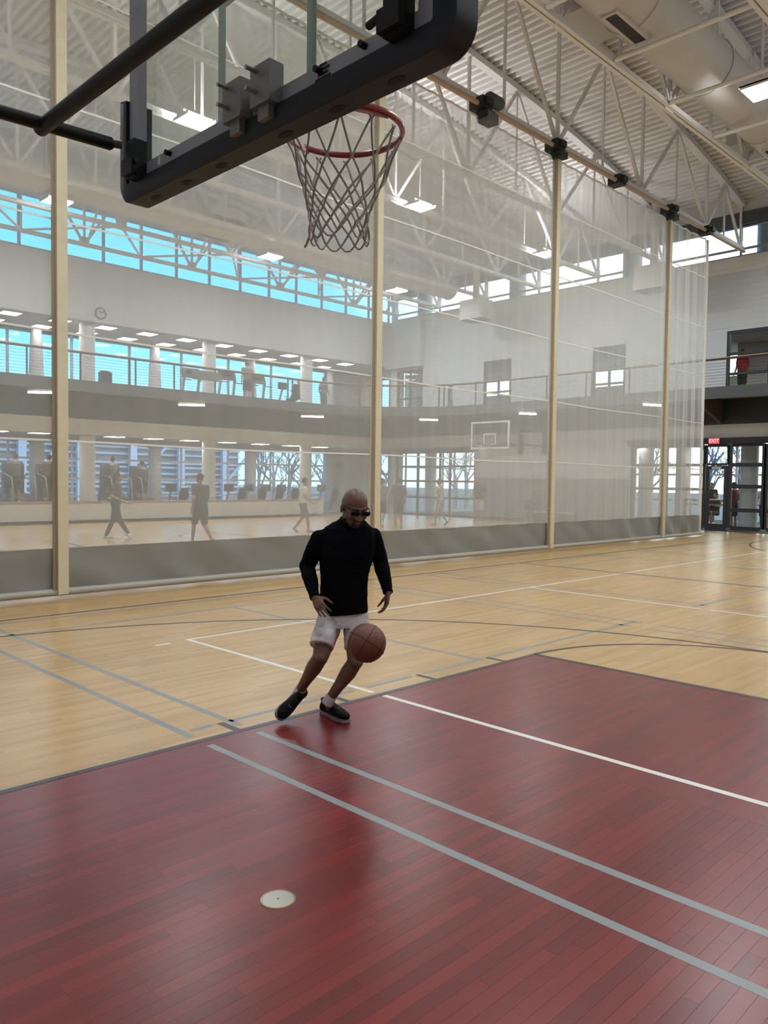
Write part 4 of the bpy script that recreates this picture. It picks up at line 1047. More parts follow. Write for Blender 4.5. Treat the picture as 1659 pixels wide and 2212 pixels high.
    for s in 'AB':
        b.capsule(J['neck']-U*0.060+(R*0.03 if s == 'B' else -R*0.03), J['sh'+s], 0.060, 0.057); b.capsule(J['sh'+s], J['sh'+s].lerp(J['el'+s], .5), 0.062, 0.059); b.capsule(J['sh'+s].lerp(J['el'+s], .5), J['el'+s], 0.059, 0.052)
        w_ = J['el'+s].lerp(J['wr'+s], .94); b.capsule(J['el'+s], J['el'+s].lerp(w_, .4), 0.053, 0.050); b.capsule(J['el'+s].lerp(w_, .4), w_, 0.050, 0.034)
    cuts = [(at(742,1326,D), (T*0.04-U*0.995+R*0.08))]
    sh = remesh(b, 'shirt', SHIRT, root, 0.006, 4, 0.014, 0.07, cuts)
    b = MB(); b.tube([at(759,1120,D)+R*0.072*math.cos(2*PI*k/28)+T*0.060*math.sin(2*PI*k/28)+U*(-0.018*math.sin(2*PI*k/28)) for k in range(28)], 0.007, 8, closed=True); b.build('collar', SHIRT, sh, True)
    for s in 'AB':
        p = J['el'+s].lerp(J['wr'+s], .95); q = J['el'+s].lerp(J['wr'+s], 1.02); b = MB(); b.tube([p, q], [0.035, 0.034], 18); b.build('cuff', SHIRT, sh, True)
    # shorts
    b = MB()
    b.loft([(at(741,1312,D+.03), R*0.158, T*0.118), (at(741,1332,D+.03), R*0.163, T*0.122), (at(741,1352,D+.03), R*0.158, T*0.118)])
    kA, kB = J['hipA'].lerp(J['knA'], .60), J['hipB'].lerp(J['knB'], .60)
    for h, k, off in ((J['hipA'], kA, -R*0.012), (J['hipB'], kB, R*0.008)):
        ax = (k-h).normalized(); sd = ax.cross(T).normalized(); ff = sd.cross(ax)
        b.loft([(h+U*0.05, sd*0.085, ff*0.105), (h.lerp(k, .4)+off*.4, sd*0.088, ff*0.104), (k+off, sd*0.084, ff*0.106), (k+off+ax*0.03, sd*0.082, ff*0.104)])
    so = remesh(b, 'shorts', SHORTS, root, 0.006, 3, 0.022, 0.09)
    # socks
    for s, hh, tt, up in (('A', hA, tA, None), ('B', hB, tB, U)):
        a, k = J['an'+s], J['kn'+s]; d = (a-k).normalized()
        MB().tube([a-d*0.035, a-d*0.01, a+d*0.03], [0.037, 0.038, 0.039], 16).build('sock', SOCK, root, True)
    upA = (tA-hA).normalized(); upA = (T*0.85+R*0.28+U*0.30); upA = (upA-(tA-hA).normalized()*upA.dot((tA-hA).normalized())).normalized()
    shoe(root, J['anA'], hA-upA*0.05, tA-upA*0.03, upA); shoe(root, J['anB'], hB, tB, U)
    # dark glasses, brows, beard
    GLM = mat('glasses_black', (0.004, 0.004, 0.005), 0.25)
    gl = MB(); sq = lambda v: math.copysign(abs(v)**0.6, v)
    for s in (-1, 1):
        gl.tube([H(s*0.034+0.029*sq(math.cos(2*PI*k/24)), 0.099-0.10*abs(s*0.034+0.029*math.cos(2*PI*k/24))**1.5, 0.004+0.0135*sq(math.sin(2*PI*k/24))) for k in range(24)], 0.0032, 6, closed=True)
        gl.tube([H(s*0.064, 0.082, 0.008), H(s*0.079, 0.045, 0.008), H(s*0.082, -0.005, 0.004)], 0.0026, 6)
    gl.tube([H(-0.007, 0.103, 0.010), H(0, 0.106, 0.012), H(0.007, 0.103, 0.010)], 0.0026, 6)
    g = gl.build('glasses', GLM, root, True)
    for s in (-1, 1):
        b = MB(); b.prism([H(s*0.034+0.0275*sq(math.cos(2*PI*k/20)), 0.097-0.10*abs(s*0.034+0.0275*math.cos(2*PI*k/20))**1.5, 0.004+0.0128*sq(math.sin(2*PI*k/20))) for k in range(20)], Hm @ Vector((0, 0.0015, 0))); b.build('lens', mat('lens_dark', (0.004,0.004,0.005), 0.35, spec=0.2), g)
    bd = MB()
    bd.ball(H(0, 0.064, -0.099), (0.037, 0.031, 0.026), 14, 10, Hm)
    bd.capsule(H(-0.024, 0.086, -0.054), H(0.024, 0.086, -0.054), 0.0085, 0.0085)
    for s in (-1, 1):
        bd.capsule(H(s*0.025, 0.084, -0.056), H(s*0.030, 0.074, -0.092), 0.008, 0.010); bd.capsule(H(s*0.030, 0.070, -0.092), H(s*0.054, 0.030, -0.082), 0.010, 0.008)
    remesh(bd, 'beard', HAIRD, root, 0.004, 2)
    br = MB()
    for s in (-1, 1): br.tube([H(s*0.012, 0.094, 0.028), H(s*0.032, 0.091, 0.033), H(s*0.052, 0.080, 0.028)], 0.0045, 6)
    br.build('eyebrows', HAIRD, root, True)
    # very short hair around the sides and back of the head
    st = MB(); st.ball(H(0, -0.020, 0.012), (0.0825, 0.0975, 0.0865), 28, 20, Hm)
    hr = remesh(st, 'hair', mat('hair_stubble', (0.085, 0.050, 0.040), 0.7), root, 0.005, 0, cut=[(H(0, 0.0, 0.045), Hm @ Vector((0, 0.25, 1))), (H(0, 0.018, 0), Hm @ Vector((0, 1, 0.1)))])
    return root
build_player()

def figure(label, base, face, h=1.75, pose='stand', shirt=(0.1,0.1,0.1), pants=(0.05,0.05,0.06), skin=(0.32,0.19,0.13), hair=(0.02,0.015,0.012), shoes=(0.5,0.5,0.5), long_pants=False, sleeve=0.5, phase=1.0, bun=False, group=None, voxel=0.014):
    """a smaller, farther person: one body, with clothes, hair and shoes"""
    base = Vector(base); f = Vector((face[0], face[1], 0)).normalized(); r = f.cross(Vector((0,0,1))); U = Vector((0,0,1)); k = h/1.75
    root = thing('person', label, 'person', tuple(base), group)
    def P(x, y, z): return base + (r*x+f*y+U*z)*k
    lean = 0.04 if pose == 'walk' else 0.0
    hip = [P(-0.09, 0, 0.92), P(0.09, 0, 0.92)]; sh = [P(-0.185, lean, 1.42), P(0.185, lean, 1.42)]
    if pose == 'walk':
        st = 0.28*phase
        kn = [P(-0.09, 0.5*st+0.04, 0.50), P(0.09, -0.25*st+0.05, 0.49)]; an = [P(-0.08, st, 0.08), P(0.09, -1.25*st, 0.17)]
        el = [P(-0.25, -0.10*phase, 1.14), P(0.25, 0.08*phase, 1.14)]; wr = [P(-0.24, 0.02, 0.90), P(0.25, 0.28, 0.98)]
        toe = [an[0]+(f*0.17-U*0.05)*k, an[1]+(f*0.08-U*0.14)*k]
    elif pose == 'sit':
        hip = [P(-0.09, 0, 0.50), P(0.09, 0, 0.50)]; sh = [P(-0.18, -0.03, 1.0), P(0.18, -0.03, 1.0)]
        kn = [P(-0.11, 0.42, 0.55), P(0.11, 0.42, 0.52)]; an = [P(-0.11, 0.42, 0.10), P(0.11, 0.50, 0.10)]
        el = [P(-0.24, 0.08, 0.76), P(0.24, 0.08, 0.76)]; wr = [P(-0.20, 0.32, 0.82), P(0.20, 0.32, 0.82)]; toe = [a+(f*0.17-U*0.05)*k for a in an]
    elif pose == 'climb':
        kn = [P(-0.10, 0.20, 0.56), P(0.09, 0.02, 0.48)]; an = [P(-0.10, 0.12, 0.16), P(0.09, -0.02, 0.06)]
        el = [P(-0.26, 0.06, 1.16), P(0.26, 0.06, 1.16)]; wr = [P(-0.22, 0.30, 1.10), P(0.22, 0.30, 1.10)]; toe = [a+(f*0.17-U*0.05)*k for a in an]
    else:
        kn = [P(-0.10, 0.03, 0.49), P(0.10, 0.0, 0.49)]; an = [P(-0.11, 0.0, 0.08), P(0.11, -0.03, 0.08)]
        el = [P(-0.26, -0.02, 1.14), P(0.26, -0.02, 1.14)]; wr = [P(-0.25, 0.10, 0.92), P(0.25, 0.10, 0.92)]; toe = [a+(f*0.17-U*0.05)*k for a in an]
    nk = (sh[0]+sh[1])/2+U*0.04*k; hd = nk+(U*0.175+f*0.03)*k; pm = (hip[0]+hip[1])/2
    b = MB()
    b.ball(hd, (0.077*k, 0.095*k, 0.115*k), 16, 12, Matrix((r, f, U)).transposed()); b.ball(hd+(f*0.05-U*0.06)*k, 0.05*k, 12, 8); b.ball(hd+(f*0.10-U*0.02)*k, 0.018*k, 8, 6)
    for s in (-1, 1): b.ball(hd+r*s*0.08*k, 0.022*k, 8, 6)
    b.capsule(hd-U*0.05*k, nk, 0.055*k, 0.06*k)
    b.loft([(nk, r*0.08*k, f*0.07*k), (nk-U*0.07*k, r*0.17*k, f*0.10*k), (nk.lerp(pm, .55), r*0.14*k, f*0.10*k), (pm, r*0.15*k, f*0.11*k)])
    for i in (0, 1):
        b.capsule(nk-U*0.03*k, sh[i], 0.05*k, 0.052*k); b.capsule(sh[i], el[i], 0.05*k, 0.04*k); b.capsule(el[i], wr[i], 0.04*k, 0.028*k); b.capsule(wr[i], wr[i]+(wr[i]-el[i]).normalized()*0.13*k, 0.034*k, 0.022*k)
        b.capsule(hip[i], kn[i], 0.082*k, 0.056*k); b.capsule(kn[i], kn[i].lerp(an[i], .4), 0.052*k, 0.054*k); b.capsule(kn[i].lerp(an[i], .4), an[i], 0.054*k, 0.034*k)
    cm = lambda t, c: mat('%s_%.3f_%.3f_%.3f' % (t, *c), c, 0.8)
    remesh(b, 'body', cm('skin', skin), root, voxel, 2)
    b = MB()
    b.loft([(nk+U*0.01*k, r*0.085*k, f*0.075*k), (nk-U*0.06*k, r*0.19*k, f*0.115*k), (nk-U*0.2*k, r*0.19*k, f*0.125*k), (nk.lerp(pm, .7), r*0.17*k, f*0.12*k), (pm+U*0.02*k, r*0.185*k, f*0.135*k)])
    if sleeve:
        for i in (0, 1): b.capsule(nk-U*0.04*k, sh[i], 0.06*k, 0.062*k); b.capsule(sh[i], sh[i].lerp(el[i], sleeve*1.2), 0.066*k, 0.058*k)
    remesh(b, 'shirt', cm('shirt', shirt), root, voxel, 2, 0.015, 0.1)
    b = MB(); b.loft([(pm+U*0.10*k, r*0.16*k, f*0.12*k), (pm-U*0.06*k, r*0.175*k, f*0.13*k)])
    for i in (0, 1):
        if long_pants: b.capsule(hip[i], kn[i], 0.095*k, 0.072*k); b.capsule(kn[i], an[i], 0.070*k, 0.052*k)
        else: b.capsule(hip[i], hip[i].lerp(kn[i], .85), 0.10*k, 0.088*k)
    remesh(b, 'trousers' if long_pants else 'shorts', cm('pants', pants), root, voxel, 2, 0.012, 0.1)
    b = MB(); b.ball(hd+(U*0.022-f*0.018)*k, (0.086*k, 0.10*k, 0.110*k), 16, 12, Matrix((r, f, U)).transposed())
    if bun: b.ball(hd+(U*0.05-f*0.13)*k, 0.05*k, 10, 8)
    remesh(b, 'hair', cm('hair', hair), root, voxel*0.8, 2, cut=[(hd+f*0.045*k, f+U*(-0.55)), (hd-U*0.05*k, -U)])
    for i in (0, 1):
        b = MB(); t = toe[i]; hl = an[i]-f*0.05*k-U*0.035*k
        b.capsule(hl, t, 0.044*k, 0.036*k); b.capsule(an[i], hl, 0.042*k, 0.044*k); remesh(b, 'shoe', cm('shoe', shoes), root, voxel, 1)
    return root
def base_at(px, py): p = onz(px, py); return (p.x, p.y, 0)
# players on the court behind the curtain
R2 = c_r[:2]; F2 = c_f[:2]
def fdir(a, b): return (R2[0]*a+F2[0]*b, R2[1]*a+F2[1]*b)
figure('person in grey top and long dark trousers walking behind the curtain', base_at(250,1163), fdir(1, 0.2), 1.74, 'walk', (0.07,0.075,0.085), (0.05,0.052,0.062), long_pants=True, shoes=(0.6,0.58,0.5), phase=-0.9, sleeve=0.6)
figure('person with dark hair bun, dark top and shorts striding behind the curtain', base_at(434,1176), fdir(-0.6, 0.6), 1.74, 'walk', (0.06,0.055,0.05), (0.04,0.036,0.034), shoes=(0.25,0.2,0.18), phase=0.95, bun=True)
figure('boy in white tee and grey shorts walking behind the curtain near the dribbling man', base_at(654,1150), fdir(0.95, 0.1), 1.68, 'walk', (0.62,0.58,0.52), (0.14,0.14,0.14), shoes=(0.3,0.26,0.2), phase=0.7)
figure('player in grey vest and dark shorts right of the second strap', base_at(824,1138), fdir(0.2, 1), 1.70, 'walk', (0.16,0.17,0.18), (0.03,0.03,0.032), phase=0.7, sleeve=0, shoes=(0.6,0.6,0.6))
figure('player in black tee standing right of the man\'s shoulder', base_at(860,1141), fdir(-0.3, 1), 1.74, 'stand', (0.045,0.05,0.045), (0.03,0.032,0.03), shoes=(0.3,0.27,0.22), sleeve=0.7)
figure('player in pale pink top walking before the corner entrance', base_at(951,1135), fdir(-0.7, 0.4), 1.72, 'walk', (0.52,0.42,0.36), (0.42,0.36,0.32), phase=0.6, sleeve=0.2, shoes=(0.15,0.18,0.25))
figure('player in dark tee below the far backboard', base_at(1036,1132), fdir(-0.5, -0.8), 1.76, 'walk', (0.05,0.05,0.05), (0.4,0.36,0.32), phase=0.6, shoes=(0.5,0.45,0.4))
figure('person in pale top standing by the bench near the third strap', base_at(1142,1128), fdir(0.2, -1), 1.70, 'stand', (0.40,0.38,0.34), (0.10,0.10,0.10), shoes=(0.4,0.4,0.38), sleeve=0.2)


# ------------------------------------------------------------------ far basketball goal
FXB = XL-1.24; FYB = 16.35
fg = thing('basketball_goal', 'far basketball backboard with white border behind the curtain', 'basketball goal', (FXB, FYB, 2.88))
WB = mat('board_white', (0.78,0.78,0.76), 0.5)
MB().box(FXB, FXB+0.012, FYB-0.88, FYB+0.88, 2.93, 3.94).build('glass_panel', GLASS, fg)
for y0, y1, z0, z1 in ((-0.915, -0.855, 2.90, 3.97), (0.855, 0.915, 2.90, 3.97), (-0.855, 0.855, 3.90, 3.97), (-0.855, 0.855, 2.90, 2.97)):
    MB().box(FXB-0.01, FXB+0.04, FYB+y0, FYB+y1, z0, z1).build('border', WB, fg)
for y0, y1, z0, z1 in ((-0.30, -0.25, 3.05, 3.50), (0.25, 0.30, 3.05, 3.50), (-0.25, 0.25, 3.45, 3.50), (-0.25, 0.25, 3.05, 3.09)):
    MB().box(FXB-0.004, FXB-0.001, FYB+y0, FYB+y1, z0, z1).build('target_stripe', WB, fg)
rc = FXB-0.15-0.2285
o = MB().tube([(rc+0.2375*math.cos(2*PI*k/40), FYB+0.2375*math.sin(2*PI*k/40), 3.05) for k in range(40)], 0.011, 8, closed=True).box(rc+0.235, FXB-0.002, FYB-0.08, FYB+0.08, 2.99, 3.05).build('rim', RED, fg, True)
nb = MB()
for k in range(12):
    for s in (1, -1):
        pts = []
        for j in range(7):
            z = 3.03-0.40*j/6; r = 0.23-0.115*min(1, j/4.0); t = 2*PI*(k+s*j*0.5)/12
            pts.append((rc+r*math.cos(t), FYB+r*math.sin(t), z))
        nb.tube(pts, 0.004, 5)
nb.build('net', mat('net_white', (0.7,0.7,0.68), 0.8), fg)
for s in (-1, 1):
    MB().tube([(FXB+0.04, FYB+s*0.6, 3.1), (26.9, FYB+s*0.6, 3.1)], 0.04, 8).build('support_pipe', DARK_STEEL, fg)
    MB().tube([(FXB+0.04, FYB+s*0.6, 3.85), (26.9, FYB+s*0.6, 3.75)], 0.04, 8).build('support_pipe', DARK_STEEL, fg)
    MB().box(26.86, 26.93, FYB+s*0.6-0.09, FYB+s*0.6+0.09, 2.8, 3.69).build('wall_plate', DARK_STEEL, fg)

# ------------------------------------------------------------------ clocks, banner, bench
def clock(p, n, r, label, face, rimm):
    p = Vector(p); n = Vector(n); R = frame_from(n, (0,0,1)); t = thing('wall_clock', label, 'clock', tuple(p-Vector((0,0,r))))
    a, u = R.col[0], R.col[2]
    ringp = lambda rr, d: [p+n*d+a*rr*math.cos(2*PI*k/28)+u*rr*math.sin(2*PI*k/28) for k in range(28)]
    MB().prism(ringp(r, 0.0), n*0.03).build('face', face, t)
    MB().tube(ringp(r, 0.03), r*0.10, 8, closed=True).build('rim', rimm, t, True)
    for ang, L in ((1.1, .55), (2.6, .8)):
        d = a*math.cos(ang)+u*math.sin(ang); MB().bar(p+n*0.034, p+n*0.034+d*r*L, 0.02, 0.01, n).build('clock_hand', IRON, t)
    for k in range(12):
        d = a*math.cos(PI*k/6)+u*math.sin(PI*k/6); MB().bar(p+n*0.032+d*r*.72, p+n*0.032+d*r*.86, 0.015, 0.006, n).build('hour_mark', IRON, t)
cp = ony(217, 677, 24.69)
clock((cp.x, 24.695, cp.z), (0, -1, 0), 0.19, 'round dark rimmed wall clock high on the grey wall', mat('clock_face', (0.55,0.55,0.52), 0.5), mat('clock_rim', (0.12,0.12,0.12), 0.4))
cp = ony(736, 1006, GY-0.06)
clock((cp.x, GY-0.055, cp.z), (0, -1, 0), 0.17, 'round orange disc on the white gallery wall', mat('clock_orange', (0.62,0.28,0.18), 0.5), mat('clock_orange2', (0.5,0.2,0.12), 0.4))
bp = ony(445, 812, FY-0.02)
bn = thing('banner', 'plain grey panel hung on the balcony railing', 'sign', (bp.x, FY-0.02, bp.z-0.3))
MB().box(bp.x-0.55, bp.x+0.55, FY-0.03, FY-0.012, bp.z-0.17, bp.z+0.17).build('board', mat('banner_grey', (0.16,0.16,0.155), 0.7), bn)
for s in (-0.45, 0.45): MB().tube([(bp.x+s, FY-0.02, bp.z+0.16), (bp.x+s, FY+0.04, 5.57)], 0.006, 6).build('tie', DARK_STEEL, bn)
sp = ony(228, 818, FY+0.25)
single('speaker_box', MB().box(sp.x-0.18, sp.x+0.18, FY+0.15, FY+0.4, 4.716, 5.08).box(sp.x-0.14, sp.x+0.10, FY+0.18, FY+0.36, 5.08, 5.12), DARK_STEEL, 'small dark box standing on the balcony edge', 'box')
q0, q1 = Vector((26.6, onx(1122, 1115, 26.6).y, 0)), Vector((26.6, onx(1245, 1115, 26.6).y, 0))
bench = thing('team_bench', 'low pale bench before the grey wall pads near the third strap', 'bench', tuple((q0+q1)/2))
PALE = mat('bench_pale', (0.62,0.60,0.55), 0.5)
dd = (q1-q0).normalized(); nn = Vector((-dd.y, dd.x, 0))
MB().bar(q0+Vector((0,0,0.43)), q1+Vector((0,0,0.43)), 0.34, 0.05).build('seat', PALE, bench)
for t in (0.06, 0.36, 0.66, 0.94):
    for s in (-0.13, 0.13):
        p = q0.lerp(q1, t)+nn*s; MB().tube([p, p+Vector((0,0,0.41))], 0.02, 8).build('leg', PALE, bench)

# ------------------------------------------------------------------ exercise machines
MDK = mat('machine_dark', (0.035,0.036,0.042), 0.5); MGR = mat('machine_grey', (0.30,0.31,0.33), 0.4, 0.2); MSC = mat('machine_screen', (0.02,0.03,0.04), 0.15)
def bike(x, y, label, z0=0.0):
    t = thing('recumbent_bike', label, 'exercise bike', (x, y, z0), 'recumbent bikes')
    MB().box(x-0.08, x+0.08, y-0.75, y+0.75, z0+0.06, z0+0.16).build('rail', MGR, t)
    for dy in (-0.7, 0.7): MB().box(x-0.3, x+0.3, y+dy-0.05, y+dy+0.05, z0, z0+0.07).build('foot', MDK, t)
    MB().box(x-0.20, x+0.20, y-0.62, y-0.25, z0+0.50, z0+0.60).bar((x, y-0.45, z0+0.15), (x, y-0.45, z0+0.52), 0.1, 0.1).build('seat', MDK, t)
    b = MB(); b.loft([(Vector((x, y-0.62, z0+0.62)), Vector((0.19,0,0)), Vector((0,0.04,0))), (Vector((x, y-0.70, z0+0.90)), Vector((0.23,0,0)), Vector((0,0.045,0))), (Vector((x, y-0.78, z0+1.22)), Vector((0.17,0,0)), Vector((0,0.035,0)))]); b.build('backrest', MDK, t, True)
    MB().tube([(x-0.22, y-0.72, z0+0.75), (x-0.25, y-0.76, z0+1.20), (x-0.18, y-0.78, z0+1.34), (x+0.18, y-0.78, z0+1.34), (x+0.25, y-0.76, z0+1.20), (x+0.22, y-0.72, z0+0.75)], 0.018, 8).build('back_frame', MGR, t, True)
    MB().prism([(x-0.15, y+0.15, z0+0.15), (x-0.15, y+0.70, z0+0.15), (x-0.15, y+0.62, z0+0.62), (x-0.15, y+0.25, z0+0.52)], (0.30, 0, 0)).build('housing', MDK, t)
    MB().bar((x, y+0.5, z0+0.55), (x, y+0.28, z0+1.12), 0.07, 0.07).build('mast', MGR, t)
    o = MB().box(x-0.24, x+0.24, y+0.24, y+0.31, z0+1.06, z0+1.38).build('console', MDK, t); MB().box(x-0.20, x+0.20, y+0.225, y+0.239, z0+1.10, z0+1.34).build('screen', MSC, o)
    for s in (-1, 1):
        MB().tube([(x+s*0.16, y+0.36, z0+0.38), (x+s*0.24, y+0.24, z0+0.30)], 0.02, 8).build('pedal', MDK, t)
        MB().tube([(x+s*0.22, y-0.60, z0+0.56), (x+s*0.30, y-0.42, z0+0.66), (x+s*0.30, y-0.25, z0+0.66)], 0.016, 8).build('side_grip', MGR, t, True)
def climber(x, y, label, z0=0.0):
    t = thing('stair_climber', label, 'stair climber', (x, y, z0), 'stair climbers')
    MB().prism([(x-0.40, y-0.75, z0), (x-0.40, y+0.75, z0), (x-0.40, y+0.65, z0+1.05), (x-0.40, y+0.1, z0+1.0)], (0.80, 0, 0)).build('body', MDK, t)
    for k in range(4):
        MB().box(x-0.36, x+0.36, y-0.72+0.2*k, y-0.48+0.2*k, z0+0.20+0.2*k, z0+0.24+0.2*k).build('step', MGR, t)
    for s in (-1, 1):
        MB().tube([(x+s*0.38, y-0.55, z0+1.15), (x+s*0.40, y-0.45, z0+1.58), (x+s*0.38, y+0.3, z0+1.72), (x+s*0.30, y+0.5, z0+1.4)], 0.025, 8).build('handrail', MGR, t, True)
        MB().tube([(x+s*0.38, y-0.55, z0+1.15), (x+s*0.38, y-0.62, z0+0.1)], 0.025, 8).build('handrail_post', MGR, t)
    MB().prism([(x-0.34, y-0.05+0.45, z0+1.0), (x-0.34, y+0.70, z0+1.0), (x-0.34, y+0.62, z0+2.08), (x-0.34, y+0.36, z0+2.02)], (0.68, 0, 0)).build('console_hood', MDK, t)
    MB().box(x-0.24, x+0.24, y+0.345, y+0.365, z0+1.62, z0+1.95).build('screen', MSC, t)
def treadmill(x, y, label, z0=0.0):
    t = thing('treadmill', label, 'treadmill', (x, y, z0), 'treadmills')
    MB().box(x-0.42, x+0.42, y-0.95, y+0.95, z0+0.02, z0+0.18).build('deck', MDK, t)
    MB().box(x-0.28, x+0.28, y-0.9, y+0.7, z0+0.181, z0+0.19).build('belt', IRON, t)
    MB().box(x-0.40, x+0.40, y+0.68, y+0.98, z0+0.18, z0+0.34).build('motor_cover', MDK, t)
    for s in (-1, 1):
        MB().bar((x+s*0.38, y+0.80, z0+0.2), (x+s*0.36, y+0.60, z0+1.22), 0.07, 0.10).build('upright', MGR, t)
        MB().tube([(x+s*0.38, y+0.62, z0+1.10), (x+s*0.38, y+0.05, z0+1.02)], 0.022, 8).build('arm', MDK, t, True)
    o = MB().prism([(x-0.42, y+0.55, z0+1.18), (x-0.42, y+0.68, z0+1.18), (x-0.42, y+0.76, z0+1.58), (x-0.42, y+0.70, z0+1.60)], (0.84, 0, 0)).build('console', MDK, t)
    MB().box(x-0.25, x+0.25, y+0.60, y+0.625, z0+1.26, z0+1.5).build('screen', MSC, o)
def mx(px, Y): return ony(px, 1060, Y).x
LBK = ['left of the hair bun person', 'first right of the hair bun person', 'second right of the hair bun person', 'third right of the hair bun person', 'left of the boy in white', 'past the column right of the boy']
for px, l in zip((377, 502, 545, 583, 616, 702), LBK): bike(mx(px, 26.7), 26.7, 'recumbent exercise bike behind the low wall, ' + l)
CP = [(40, 'left of the first strap'), (112, 'half hidden by the first strap'), (250, 'behind the person in grey top'), (313, 'left of the lone bike')]
for px, l in CP: climber(mx(px, 26.2), 26.2, 'tall dark stair climbing machine, ' + l)
TONE = [((0.10,0.10,0.11), 'in black tee'), ((0.08,0.06,0.06), 'in dark top'), ((0.12,0.12,0.12), 'in grey tee'), ((0.10,0.09,0.09), 'in dark vest')]
for (px, l), (c, tl) in zip(CP, TONE):
    figure('person %s exercising on the stair climber %s' % (tl, l), (mx(px-4, 25.95), 26.02, 0.68 if px != 313 else 0.55), (0, 1), 1.74, 'climb', c, (0.03,0.03,0.035), group=None, voxel=0.018)
treadmill(mx(430, 26.7), 26.7, 'treadmill on the upper gallery beside the hung panel', 4.72)
treadmill(mx(508, 26.2), 26.2, 'treadmill on the upper gallery with a person on it', 4.72)
treadmill(mx(573, 26.2), 26.2, 'treadmill on the upper gallery left of the twin railing posts', 4.72)
bike(mx(628, 26.2), 26.6, 'exercise bike on the upper gallery right of the twin railing posts', 4.72)
figure('person on the upper gallery treadmill seen above the railing', (mx(533, 26.0), 26.0, 4.92), (0.3, 1), 1.78, 'walk', (0.10,0.10,0.11), (0.04,0.04,0.045), voxel=0.018, phase=0.5)
figure('person seated on the upper gallery bike', (mx(644, 26.2), 26.2, 4.90), (0, 1), 1.75, 'sit', (0.09,0.09,0.10), (0.03,0.03,0.03), voxel=0.018)
figure('dark clad person standing by the upper gallery column', (mx(697, 25.9), 25.9, 4.72), (1, 0.2), 1.70, 'stand', (0.10,0.10,0.11), (0.06,0.06,0.07), voxel=0.018)

# ------------------------------------------------------------------ people and tables behind the far glass doors
WD = mat('table_wood', (0.52,0.34,0.20), 0.45, noise=0.12, nscale=15)
def rail_table(px, X, label):
    y = onx(px, 1080, X).y
    t = thing('high_table', label, 'table', (X, y, 0))
    MB().box(X-0.3, X+0.3, y-0.9, y+0.9, 1.02, 1.07).build('tabletop', WD, t); MB().box(X-0.36, X-0.32, y-0.9, y+0.9, 0.84, 0.90).build('foot_rail', WD, t)
    for sx in (-0.26, 0.26):
        for sy in (-0.8, 0.8): MB().box(X+sx-0.03, X+sx+0.03, y+sy-0.03, y+sy+0.03, 0, 1.02).build('leg', DARK_STEEL, t)
    for sy in (-0.8, 0.8): MB().box(X-0.33, X-0.26, y+sy-0.02, y+sy+0.02, 0.85, 0.89).build('rail_arm', DARK_STEEL, t)
rail_table(1530, 29.4, 'wooden high table with rail behind the glass door')
rail_table(1630, 30.6, 'wooden high table behind the fixed glazing right of the door')
def far(px, X, *a, **k):
    y = onx(px, 1060, X).y; figure(a[0], (X, y, 0), *a[1:], voxel=0.02, **k)
far(1586, 28.7, 'person in dark red top standing behind the door frame', (0.2, 1), 1.72, 'stand', (0.16,0.03,0.04), (0.03,0.03,0.04))
far(1546, 30.6, 'person in black top seated beyond the glass door', (-1, 0.2), 1.72, 'sit', (0.02,0.02,0.025), (0.03,0.03,0.04))
far(1537, 31.6, 'dark haired person beyond the high table', (-1, 0), 1.70, 'stand', (0.03,0.03,0.035), (0.04,0.04,0.05))
far(1608, 30.0, 'person in white top and pale jeans behind the glazing', (-1, 0.5), 1.70, 'walk', (0.65,0.62,0.6), (0.35,0.42,0.55), long_pants=True)
far(1652, 29.6, 'person in peach top at the right picture edge', (-1, 0), 1.68, 'stand', (0.6,0.42,0.33), (0.05,0.05,0.06))
rp = onx(1604, 800, 28.4)
figure('person in red top behind the upper window', (28.4, rp.y, 4.72), (-1, 0.3), 1.72, 'stand', (0.55,0.02,0.04), (0.03,0.03,0.03), voxel=0.02)

# ------------------------------------------------------------------ outdoors
struct('ground_outside', MB().box(-60, 160, 28.55, 160, -0.6, -0.3).box(34.25, 160, -60, 28.55, -0.6, -0.3).box(28.25, 34.25, 24.95, 28.55, -0.6, -0.3), mat('ground_dull', (0.16,0.15,0.13), 0.95, noise=0.2, nscale=0.4), 'dull ground outside the building', 'ground')
BY = 44.0
bt = ony(300, 950, BY).z
bxa, bxb = ony(-120, 1000, BY).x, ony(520, 1000, BY).x
nbld = thing('neighbour_building', 'low grey building with horizontal louvres outside the gallery windows', 'building', ((bxa+bxb)/2, BY, -0.3))
FAC = mat('facade_grey', (0.30,0.30,0.33), 0.7); LOUV = mat('louvre', (0.60,0.64,0.72), 0.5); FCOL = mat('facade_col', (0.66,0.76,0.88), 0.5)
MB().box(bxa, bxb, BY+0.3, BY+8, -0.3, bt).build('wall', FAC, nbld)
nl = 9
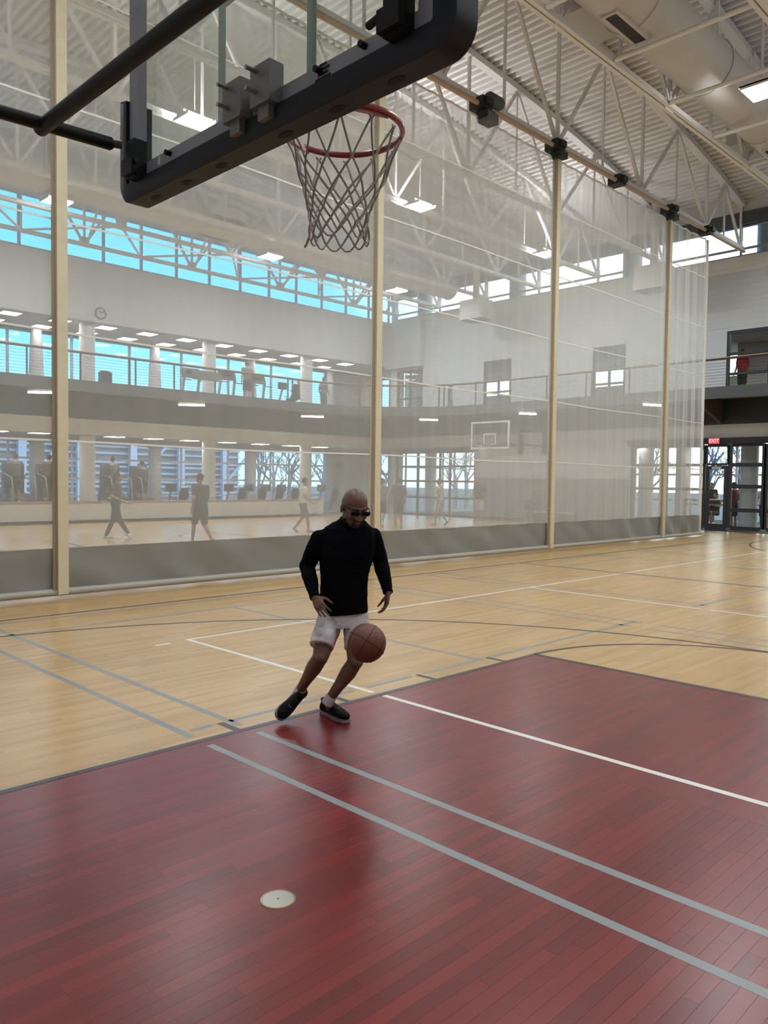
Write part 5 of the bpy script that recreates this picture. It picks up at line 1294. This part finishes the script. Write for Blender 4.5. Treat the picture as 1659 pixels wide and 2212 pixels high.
for k in range(nl):
    z = 0.1+(bt-0.3)*k/nl + (0.05 if k % 3 else -0.08); MB().box(bxa, bxb, BY+0.12, BY+0.3, z, z+0.14).build('louvre', LOUV, nbld)
x = bxa+0.6; k = 0
while x < bxb:
    MB().box(x-0.22, x+0.22, BY-0.15, BY+0.12, -0.3, bt).build('column', FCOL, nbld)
    if k % 2: MB().bar((x, BY, 1.2), (x+2.4, BY, bt-0.3), 0.15, 0.15).build('brace', FCOL, nbld)
    x += 3.4; k += 1
MB().box(bxa-0.3, bxb+0.3, BY-0.3, BY+8.2, bt, bt+0.12).build('roof_edge', FCOL, nbld)
BARK = mat('bark_pale', (0.26,0.24,0.26), 0.9, noise=0.2); 
def tree(x, y, h, seed, label):
    rg = random.Random(seed); b = MB()
    def grow(p, d, L, r, lev):
        q = p+d*L; b.tube([p, p.lerp(q, .5)+Vector((rg.uniform(-.05,.05), rg.uniform(-.05,.05), 0))*L, q], [r, r*.8, r*.6], 5 if lev < 2 else 4, caps=False)
        if lev >= 4: return
        for i in range(3 if lev else 5):
            t = rg.uniform(.45, 1.0); nd = (d*rg.uniform(.5, .9)+Vector((rg.uniform(-1,1), rg.uniform(-1,1), rg.uniform(-.1,.7)))*.7).normalized()
            grow(p.lerp(q, t), nd, L*rg.uniform(.5, .75), r*.5, lev+1)
    t = thing('bare_tree', label, 'tree', (x, y, -0.3), 'bare trees outside')
    grow(Vector((x, y, -0.3)), Vector((0,0,1)), h*.42, 0.16, 0); b.build('branches', BARK, t)
for k, (px, Y, h) in enumerate(((560, 40, 5.6), (592, 37, 5.2), (625, 41, 5.8), (655, 38, 5.2), (698, 47, 6.2))):
    tree(ony(px, 1000, Y).x, Y, h, k+5, 'leafless tree outside the lower gallery windows, %s from the left' % ORD[k])
for k, (px, X, h) in enumerate(((835, 46, 6.0), (985, 44, 5.5), (1010, 48, 6.0), (1400, 44, 5.5), (1530, 45, 5.5), (1600, 42, 5.2))):
    tree(X, onx(px, 1000, X).y, h, k+25, 'leafless tree outside the far windows, %s from the left' % ORD[k])

bpy.data.scenes.remove(WORK)
